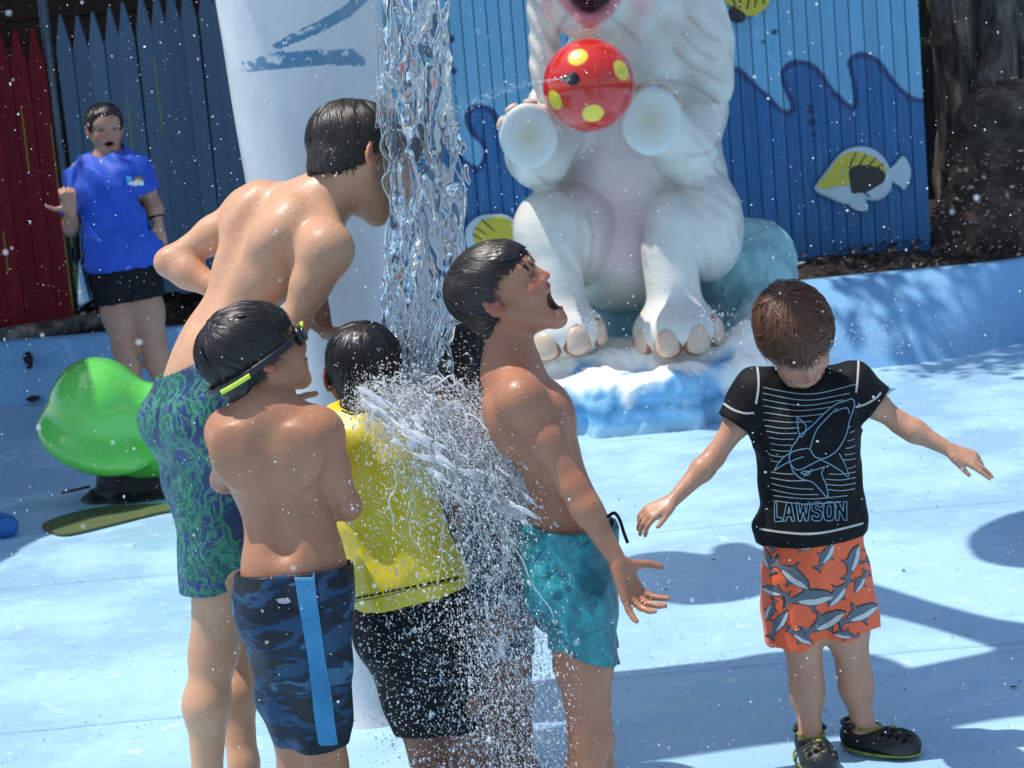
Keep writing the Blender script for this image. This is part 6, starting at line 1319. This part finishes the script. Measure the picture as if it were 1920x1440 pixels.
# ================================================================== water
m = Mt('clear_water'); MAT_WATER = m.done((.96, .985, 1.0), .015, None, Transmission_Weight=1.0, IOR=1.333)
m = Mt('spray_drops'); MAT_DROP = m.done((1, 1, 1), .04, None, Transmission_Weight=.5, IOR=1.333, Specular_IOR_Level=1.0, Coat_Weight=.5, Coat_Roughness=.03)
m = Mt('white_foam'); m.done((.93, .95, .97), .2, None, Specular_IOR_Level=.7); _tr = m.n('BsdfTranslucent'); _tr.inputs[0].default_value = (.95, .97, 1, 1); _mx = m.n('MixShader'); _mx.inputs[0].default_value = .5
m.l(m.b.outputs[0], _mx.inputs[1]); m.l(_tr.outputs[0], _mx.inputs[2]); _tp = m.n('BsdfTransparent'); _m2 = m.n('MixShader'); _m2.inputs[0].default_value = .30; m.l(_mx.outputs[0], _m2.inputs[1]); m.l(_tp.outputs[0], _m2.inputs[2]); m.l(_m2.outputs[0], m.t.nodes['Material Output'].inputs[0]); MAT_FOAM = m.m
m = Mt('aerated_water'); m.done((.97, .99, 1.0), .02, None, Transmission_Weight=1.0, IOR=1.333); _df = m.n('BsdfTranslucent'); _df.inputs[0].default_value = (.95, .97, 1, 1); _d2 = m.n('BsdfDiffuse'); _d2.inputs[0].default_value = (.95, .97, 1, 1); _a = m.n('AddShader'); _mx = m.n('MixShader'); _mm = m.n('MixShader'); _mm.inputs[0].default_value = .5
m.l(_df.outputs[0], _mm.inputs[1]); m.l(_d2.outputs[0], _mm.inputs[2]); m.l(m.ramp(m.noise(22, 5, .7, m.coord((1, 1, .35))), [(.46, .02), (.68, .30)]), _mx.inputs[0]); m.l(m.b.outputs[0], _mx.inputs[1]); m.l(_mm.outputs[0], _mx.inputs[2]); m.l(_mx.outputs[0], m.t.nodes['Material Output'].inputs[0]); MAT_STREAM = m.m
_t = (1+5**.5)/2
ICO_V = A([(-1, _t, 0), (1, _t, 0), (-1, -_t, 0), (1, -_t, 0), (0, -1, _t), (0, 1, _t), (0, -1, -_t), (0, 1, -_t), (_t, 0, -1), (_t, 0, 1), (-_t, 0, -1), (-_t, 0, 1)])/math.sqrt(1+_t*_t)
ICO_F = A([(0, 11, 5), (0, 5, 1), (0, 1, 7), (0, 7, 10), (0, 10, 11), (1, 5, 9), (5, 11, 4), (11, 10, 2), (10, 7, 6), (7, 1, 8), (3, 9, 4), (3, 4, 2), (3, 2, 6), (3, 6, 8), (3, 8, 9), (4, 9, 5), (2, 4, 11), (6, 2, 10), (8, 6, 7), (9, 8, 1)])
def subdiv(V, F):
    V = list(map(tuple, V)); mp = {}; out = []
    def mid(a, b):
        k = (min(a, b), max(a, b))
        if k not in mp: mp[k] = len(V); p = (A(V[a])+A(V[b]))/2; V.append(tuple(p/np.linalg.norm(p)))
        return mp[k]
    for a, b, c in F: ab, bc, ca = mid(a, b), mid(b, c), mid(c, a); out += [(a, ab, ca), (b, bc, ab), (c, ca, bc), (ab, bc, ca)]
    return A(V), A(out)
ICO2 = subdiv(ICO_V, ICO_F)
OCT_V = A([(1, 0, 0), (-1, 0, 0), (0, 1, 0), (0, -1, 0), (0, 0, 1), (0, 0, -1)], float); OCT_F = A([(0, 2, 4), (2, 1, 4), (1, 3, 4), (3, 0, 4), (2, 0, 5), (1, 2, 5), (3, 1, 5), (0, 3, 5)]); OCT = (OCT_V, OCT_F)
def drops(name, P, r, mat, base=None, vel=None, stretch=0.0, label=None):
    BV, BF = base or (ICO_V, ICO_F); n = len(P); k = len(BV); q = rng.normal(size=(n, 3)); q /= np.linalg.norm(q, axis=1)[:, None]
    S = np.ones((n, 1, 3))+rng.normal(0, .16, (n, 1, 3)); V = BV[None]*S*r[:, None, None]
    if vel is not None:
        d = vel/(np.linalg.norm(vel, axis=1)[:, None]+1e-9); al = (V*d[:, None]).sum(-1, keepdims=True); st = (stretch*rng.random((n, 1, 1))**2); V = V+al*d[:, None]*st
    V = V+P[:, None]; F = (BF[None]+(np.arange(n)*k)[:, None, None]).reshape(-1, 3)
    return tag(mk(name, V.reshape(-1, 3), F, mat), kind='stuff', label=label)
# ---- the falling stream
WY = 4.18; h = .0032
z1 = at(790, -60, WY)[2]; z0 = at(780, 690, WY)[2]
def scx(z):
    py = np.interp(z, [z0, z1], [690, -60]); px = np.interp(py, [-60, 0, 150, 300, 450, 560, 640, 700], [772, 775, 781, 787, 793, 792, 785, 775]); return at(0, 720, WY)[0]+0*z, px, py
zz = np.arange(z0, z1, h); cx = A([at(px, py, WY)[0] for px, py in zip(*scx(zz)[1:])])
pyz = scx(zz)[2]; aw = np.interp(pyz, [-60, 0, 200, 400, 560, 640, 700], [.062, .063, .069, .076, .078, .064, .040]); xs = np.arange(cx.min()-.13, cx.max()+.13, h); ys = np.arange(WY-.085, WY+.085, h)
P = grid_pts([xs, ys, zz]); X = (P[..., 0]-cx[None, None, :])/aw[None, None, :]; Yq = (P[..., 1]-WY)/(.034+0*X)
D = (np.sqrt(X*X+Yq*Yq)-1)*.034
n1_ = vnoise(P*A([9, 9, 2.6]), 201, 2); n2_ = vnoise(P*A([15, 15, 5.0])+A([.3, 0, 0])*n1_[..., None]*.25, 202, 2); n3_ = vnoise(P*A([36, 36, 15]), 203, 2)
D = D+.014*n1_+.009*n2_+.0024*n3_
hole = .30-np.abs(vnoise(P*A([13, 5, 3.6]), 204, 2)); low = np.interp(pyz, [300, 560, 700], [0, .10, .26])[None, None, :]
D = np.maximum(D, (vnoise(P*A([11, 11, 3.2]), 205, 2)-.66+low*1.3)*.03)
V, F = nets(D.astype(np.float32), A([xs[0], ys[0], zz[0]]), h); V = relax(V, F, 1, .4); del P, D
tag(mk('falling_water', V, F, MAT_STREAM), 'clear stream of falling water in front of the white column', kind='stuff')
# ---- ropes and beads along the rim and where the stream breaks up
mb_V = []; mb_F = []; nb = 0
def rope(P, r, n=7):
    global nb
    V, F = tube_np(P, r, n); mb_V.append(V); mb_F.append(F+nb); nb += len(V)
r_ = np.random.default_rng(77)
for i in range(20):
    side = r_.choice([-1, 1]); y0 = r_.uniform(-60, 560); L = r_.uniform(120, 320); ts = np.linspace(0, 1, 26); py = y0+L*ts
    pc = np.interp(py, [-60, 0, 150, 300, 450, 560, 640, 700], [768, 772, 780, 788, 795, 792, 785, 775]); hw = np.interp(py, [-60, 200, 500, 700], [56, 62, 72, 40])*r_.uniform(.55, 1.15)
    ph = r_.uniform(0, 6.3); w = hw*side+8*np.sin(ts*r_.uniform(4, 8)+ph)+2*np.sin(ts*15+ph)
    Yd = WY-r_.uniform(.0, .06); P = A([at(a, b, Yd+.012*math.sin(3*t+ph)) for a, b, t in zip(pc+w, py, ts)]); rr = (.0022+.003*r_.random())*(1+.5*np.sin(ts*r_.uniform(5, 12)+ph)**2)*np.sin(np.pi*(.03+.94*ts))**.5
    rope(P, rr)
for i in range(44):
    a = A([r_.uniform(740, 860), r_.uniform(520, 620)]); b = A([r_.normal(775, 32), r_.uniform(690, 770)]); ts = np.linspace(0, 1, 22); ph = r_.uniform(0, 6.3)
    px = a[0]+(b[0]-a[0])*ts**.8+7*np.sin(ts*r_.uniform(4, 9)+ph); py = a[1]+(b[1]-a[1])*ts; Yd = 4.12-.18*ts+.03*r_.normal()
    P = A([at(x, y, q) for x, y, q in zip(px, py, Yd)]); rope(P, (.002+.004*r_.random()**2)*(1+.6*np.sin(ts*15+ph)**2)*np.sin(np.pi*(.03+.94*ts))**.5)
# outward flicks at the right and left rim
for (x0, y0, x1, y1, x2, y2) in ((840, 230, 858, 236, 840, 252), (842, 350, 862, 348, 846, 372), (846, 520, 862, 540, 872, 590), (735, 470, 720, 466, 735, 484), (732, 235, 716, 275, 738, 310), (734, 320, 720, 340, 736, 380), (740, 590, 725, 625, 750, 660), (800, 590, 840, 580, 880, 590), (800, 600, 830, 610, 884, 596), (850, 500, 878, 540, 886, 600)):
    P = spline([at(x0, y0, 4.13), at(x1, y1, 4.12), at(x2, y2, 4.13)], 10); ts = np.linspace(0, 1, len(P)); rope(P, .0042*(.5+.9*np.sin(np.pi*ts)), 8)
tag(mk('water_ropes', np.vstack(mb_V), np.vstack(mb_F), MAT_WATER), kind='stuff')
# ---- splash: drops thrown from where the water hits the shoulder
IM = [(at(705, 752, 3.85), .30), (at(770, 765, 3.83), .38), (at(835, 812, 3.83), .32)]
def throw(n, seed, vx, vy, vz, tm, sp=.03):
    r = np.random.default_rng(seed); k = r.choice(3, n, p=[q[1] for q in IM]); I = A([q[0] for q in IM])[k]+r.normal(0, sp, (n, 3))*A([1.2, .5, .8])
    v = np.column_stack([r.normal(*vx, n), r.normal(*vy, n), r.normal(*vz, n)]); t = r.uniform(0, 1, n)**.75*tm; g = A([0, 0, -9.8]); P = I+v*t[:, None]+.5*g*t[:, None]**2
    return P, v+g*t[:, None], t
def ok_region(P):
    xy = proj(P); x, y = xy[:, 0], xy[:, 1]
    right = np.interp(y, [700, 780, 880, 960, 1100, 1440], [900, 930, 1000, 1045, 1070, 1080])+vnoise(P*6, 5, 2)*26
    left = np.interp(y, [700, 760, 900, 1140, 1440], [650, 640, 640, 660, 690])
    return (x < right) & (x > left) & (P[:, 2] > .01) & (P[:, 1] < 3.95)
BAND = A([(680, 742), (740, 785), (800, 835), (860, 880), (940, 925), (1030, 965)])
def density(P):
    xy = proj(P); x, y = xy[:, 0], xy[:, 1]; d = path_dist(x, y, BAND); band = np.exp(-(d/62)**2); rgt = 1/(1+np.exp(-(x-(862+.02*(y-900)))/16)); cl = np.clip(.55+.9*vnoise(P*A([11, 4, 7]), 311, 3), 0.05, 1)
    return np.clip(np.maximum(band, rgt*.75)*cl+.16+.20*(y > 1120), 0, 1)
specs = [(42000, 301, (.60, .42), (-.35, .22), (-.1, .55), .47), (9000, 302, (.05, .30), (-.45, .2), (.2, .5), .45), (34000, 303, (.62, .30), (-.2, .15), (.35, .4), .22)]
P = []; Vv = []
for sp_ in specs: a_, b_, _ = throw(*sp_); P.append(a_); Vv.append(b_)
P = np.vstack(P); Vv = np.vstack(Vv); k = ok_region(P); k &= rng.random(len(P)) < density(P); P, Vv = P[k], Vv[k]
r = .00055+.0012*rng.random(len(P))**3+.0014*(rng.random(len(P)) < .035); f_ = rng.random(len(P)) < .18
drops('splash_drops', P[f_], r[f_]*1.3, MAT_DROP, None, Vv[f_], 2.0, 'spray of water drops bursting off the yellow shirt'); drops('splash_foam', P[~f_], r[~f_], MAT_FOAM, OCT, Vv[~f_], 2.4)
# curtain in the gap between the yellow shirt boy and the laughing boy
n = 26000; px = rng.normal(945, 70, n)+0; py = rng.uniform(780, 1470, n)**1.0; px += (py-1000)*.06; Yd = rng.uniform(3.72, 4.0, n); P = A([at(a_, b_, c_) for a_, b_, c_ in zip(px, py, Yd)]); k = ok_region(P) & (rng.random(n) < density(P)*1.1); P = P[k]
r = .0005+.0013*rng.random(len(P))**3; f_ = rng.random(len(P)) < .2; v_ = np.tile(A([.15, 0, -1.]), (len(P), 1)); drops('curtain_drops', P[f_], r[f_], MAT_DROP, None, v_[f_], 2.); drops('curtain_foam', P[~f_], r[~f_], MAT_FOAM, OCT, v_[~f_], 2.2)
# drops over the black shorts and the shirt
n = 1500; px = rng.uniform(640, 930, n); py = rng.uniform(900, 1460, n); Yd = rng.uniform(3.60, 3.82, n); P = A([at(a_, b_, c_) for a_, b_, c_ in zip(px, py, Yd)]); k = ok_region(P); P = P[k]
k2 = rng.random(len(P)) < .35; drops('falling_drops', P[k2], .0010+.0020*rng.random(k2.sum())**2, MAT_DROP, ICO2); drops('falling_foam', P[~k2], .0007+.0016*rng.random((~k2).sum())**2, MAT_FOAM)
# ---- thin sheets and strings of foam inside the burst
mb_V = []; mb_F = []; nb = 0
def strings(n, seed, vx, vy, vz, rad, t0=(0, .18), dt=(.02, .07)):
    r = np.random.default_rng(seed); c = 0
    while c < n:
        I = IM[r.choice(3, p=[q[1] for q in IM])][0]+r.normal(0, .018, 3); v = A([r.normal(*vx), r.normal(*vy), r.normal(*vz)]); a = r.uniform(*t0); b = a+r.uniform(*dt); t = np.linspace(a, b, 14)[:, None]
        P = I+v*t+.5*A([0, 0, -9.8])*t*t; P = P+.006*np.column_stack([np.sin(t[:, 0]*160+c), np.cos(t[:, 0]*120+c*2), np.sin(t[:, 0]*190+c*3)])*r.uniform(.3, 1.3)
        if ok_region(P[[0, -1]]).all(): rope(P, rad*(.4+r.random()**2)*(1+.7*np.sin(np.linspace(0, r.uniform(5, 20), 14)+c)**2)*np.sin(np.pi*np.linspace(.04, .96, 14))**.6, 6); c += 1
        else: c += .2
strings(190, 401, (.68, .35), (-.3, .15), (.15, .40), .0010); strings(90, 402, (.1, .4), (-.35, .15), (.35, .35), .0012, (0, .12))
tag(mk('foam_strings', np.vstack(mb_V), np.vstack(mb_F), MAT_FOAM), kind='stuff')
mb_V = []; mb_F = []; nb = 0; strings(70, 403, (.55, .4), (-.3, .15), (.1, .5), .0026, (0, .12), (.03, .07)); tag(mk('splash_strings', np.vstack(mb_V), np.vstack(mb_F), MAT_WATER), kind='stuff')
# ---- torn white sheets of aerated water
def lace(name, x0, x1, y0, y1, Yc, env, ang, sc, thr, th, seed, h=.0027, wob=.03):
    a = at(x0, y0, Yc); b = at(x1, y1, Yc); xs = np.arange(min(a[0], b[0]), max(a[0], b[0]), h); zs = np.arange(min(a[2], b[2])-.02, max(a[2], b[2])+.02, h); ys = np.arange(Yc-wob*1.5-.01, Yc+wob*1.5+.01, h)
    X, Z = np.meshgrid(xs, zs, indexing='ij'); P0 = np.stack([X, 0*X+Yc, Z], -1); e = env(P0.reshape(-1, 3)).reshape(X.shape); ca, sa = math.cos(ang), math.sin(ang); u_, w_ = X*ca+Z*sa, -X*sa+Z*ca
    Q = np.stack([u_*sc[0], w_*sc[1], 0*u_], -1); n1 = vnoise(Q+.12*np.stack([vnoise(Q*1.3, seed+9, 2), vnoise(Q*1.1, seed+8, 2), 0*u_], -1), seed, 4, .62); t_ = (n1+1.1*(e-1)-thr); yc = Yc+wob*vnoise(np.stack([X*5, Z*5, 0*X], -1), seed+1, 2)+.008*vnoise(Q*1.5, seed+2, 2)
    D = np.abs(ys[None, :, None]-yc[:, None, :])-np.clip(t_, -1, .5)[:, None, :]*th; V, F = nets(D.astype(np.float32), A([xs[0], ys[0], zs[0]]), h); return tag(mk(name, V, F, MAT_FOAM), kind='stuff')
def env_band(P):
    xy = proj(P); d = path_dist(xy[:, 0], xy[:, 1], BAND); w = np.interp(xy[:, 0], [690, 800, 900, 1020], [30, 52, 66, 40]); return np.clip(1.25-(d/w)**2*.9, -1, 1)
def env_torso(P):
    xy = proj(P); return np.clip(1.05-((xy[:, 0]-800)/105)**2*.6-((xy[:, 1]-930)/150)**2*.5, -1, 1)
def env_curt(P):
    xy = proj(P); c_ = np.interp(xy[:, 1], [860, 1000, 1200, 1440], [900, 945, 950, 955]); w = np.interp(xy[:, 1], [860, 1000, 1440], [60, 85, 80]); return np.clip(1.0-((xy[:, 0]-c_)/w)**2*.8-np.clip((xy[:, 1]-1120)/500, 0, 1)*.5, -1, 1)
lace('foam_sheet', 660, 1050, 715, 1010, 3.77, env_band, -.62, (8, 30), .02, .011, 501); lace('foam_sheet', 680, 1060, 725, 1010, 3.70, env_band, -.55, (10, 36), .20, .009, 511)
lace('foam_sheet', 830, 1070, 860, 1440, 3.78, env_curt, -1.45, (8, 34), .16, .007, 521); lace('foam_sheet', 650, 930, 780, 1130, 3.80, env_torso, -.9, (9, 32), .42, .008, 531)
# ---- fine spray in the air over the whole scene, thicker near the splash
n = 8200; px = np.where(rng.random(n) < .55, rng.normal(860, 330, n), rng.uniform(-20, 1940, n)); py = rng.uniform(-20, 1460, n); Yd = rng.uniform(3.2, 6.4, n); P = A([at(a_, b_, c_) for a_, b_, c_ in zip(px, py, Yd)]); P = P[P[:, 2] > .01]
drops('fine_spray', P, .0005+.0011*rng.random(len(P))**2.5, MAT_FOAM, OCT)
n = 420; px = rng.uniform(0, 1920, n); py = rng.uniform(0, 1440, n); Yd = rng.uniform(3.0, 5.0, n); P = A([at(a_, b_, c_) for a_, b_, c_ in zip(px, py, Yd)]); P = P[P[:, 2] > .02]
drops('flying_drops', P, .0013+.0016*rng.random(len(P))**2, MAT_DROP, ICO2)
n = 46; px = rng.uniform(0, 1920, n); py = rng.uniform(0, 1440, n); Yd = rng.uniform(1.5, 2.4, n); drops('near_drops', A([at(a_, b_, c_) for a_, b_, c_ in zip(px, py, Yd)]), .0006+.0011*rng.random(n), MAT_FOAM, ICO2)
# thin jet from the nozzle in the ball
t = np.linspace(0, .34, 420); v = NOZD*1.9; P = NOZ+v*t[:, None]+.5*A([0, 0, -2.2])*t[:, None]**2+rng.normal(0, 1, (420, 3))*(.001+.022*t[:, None]/.34)
drops('nozzle_jet', P, .0009+.0010*rng.random(420), MAT_FOAM)
# burst of small drops where the spray meets the statue feet and the bank
for (cx_, cy_, sx, sy, nn, Yb) in ((1080, 600, 30, 16, 120, 8.5), (1340, 600, 22, 14, 110, 8.5), (1640, 640, 34, 22, 160, 8.8), (1180, 1110, 60, 30, 160, 5.9)):
    P = A([at(a_, b_, Yb) for a_, b_ in zip(rng.normal(cx_, sx, nn), rng.normal(cy_, sy, nn))]); P = P[P[:, 2] > .01]; drops('small_splash', P, .0018+.0028*rng.random(len(P))**2, MAT_FOAM)
# beads of water on the bare backs
def beads(f, n, rmin, rmax, seed):
    r = np.random.default_rng(seed); N = vnorm(f.V, f.F); c = np.where(((N[:, 2] > .0) | (N[:, 1] < -.2)) & (f.V[:, 2] > .3))[0]; i = r.choice(c, n); R_ = r.uniform(0, 1, n)**2*(rmax-rmin)+rmin; P = f.V[i]+N[i]*R_[:, None]*.2
    return P, R_
for f, n, sd in ((TB, 900, 1), (GB_, 500, 2), (LBY, 600, 3)):
    P, R_ = beads(f, n//2, .0004, .0013, sd); drops('skin_drops', P, R_, MAT_FOAM, None)
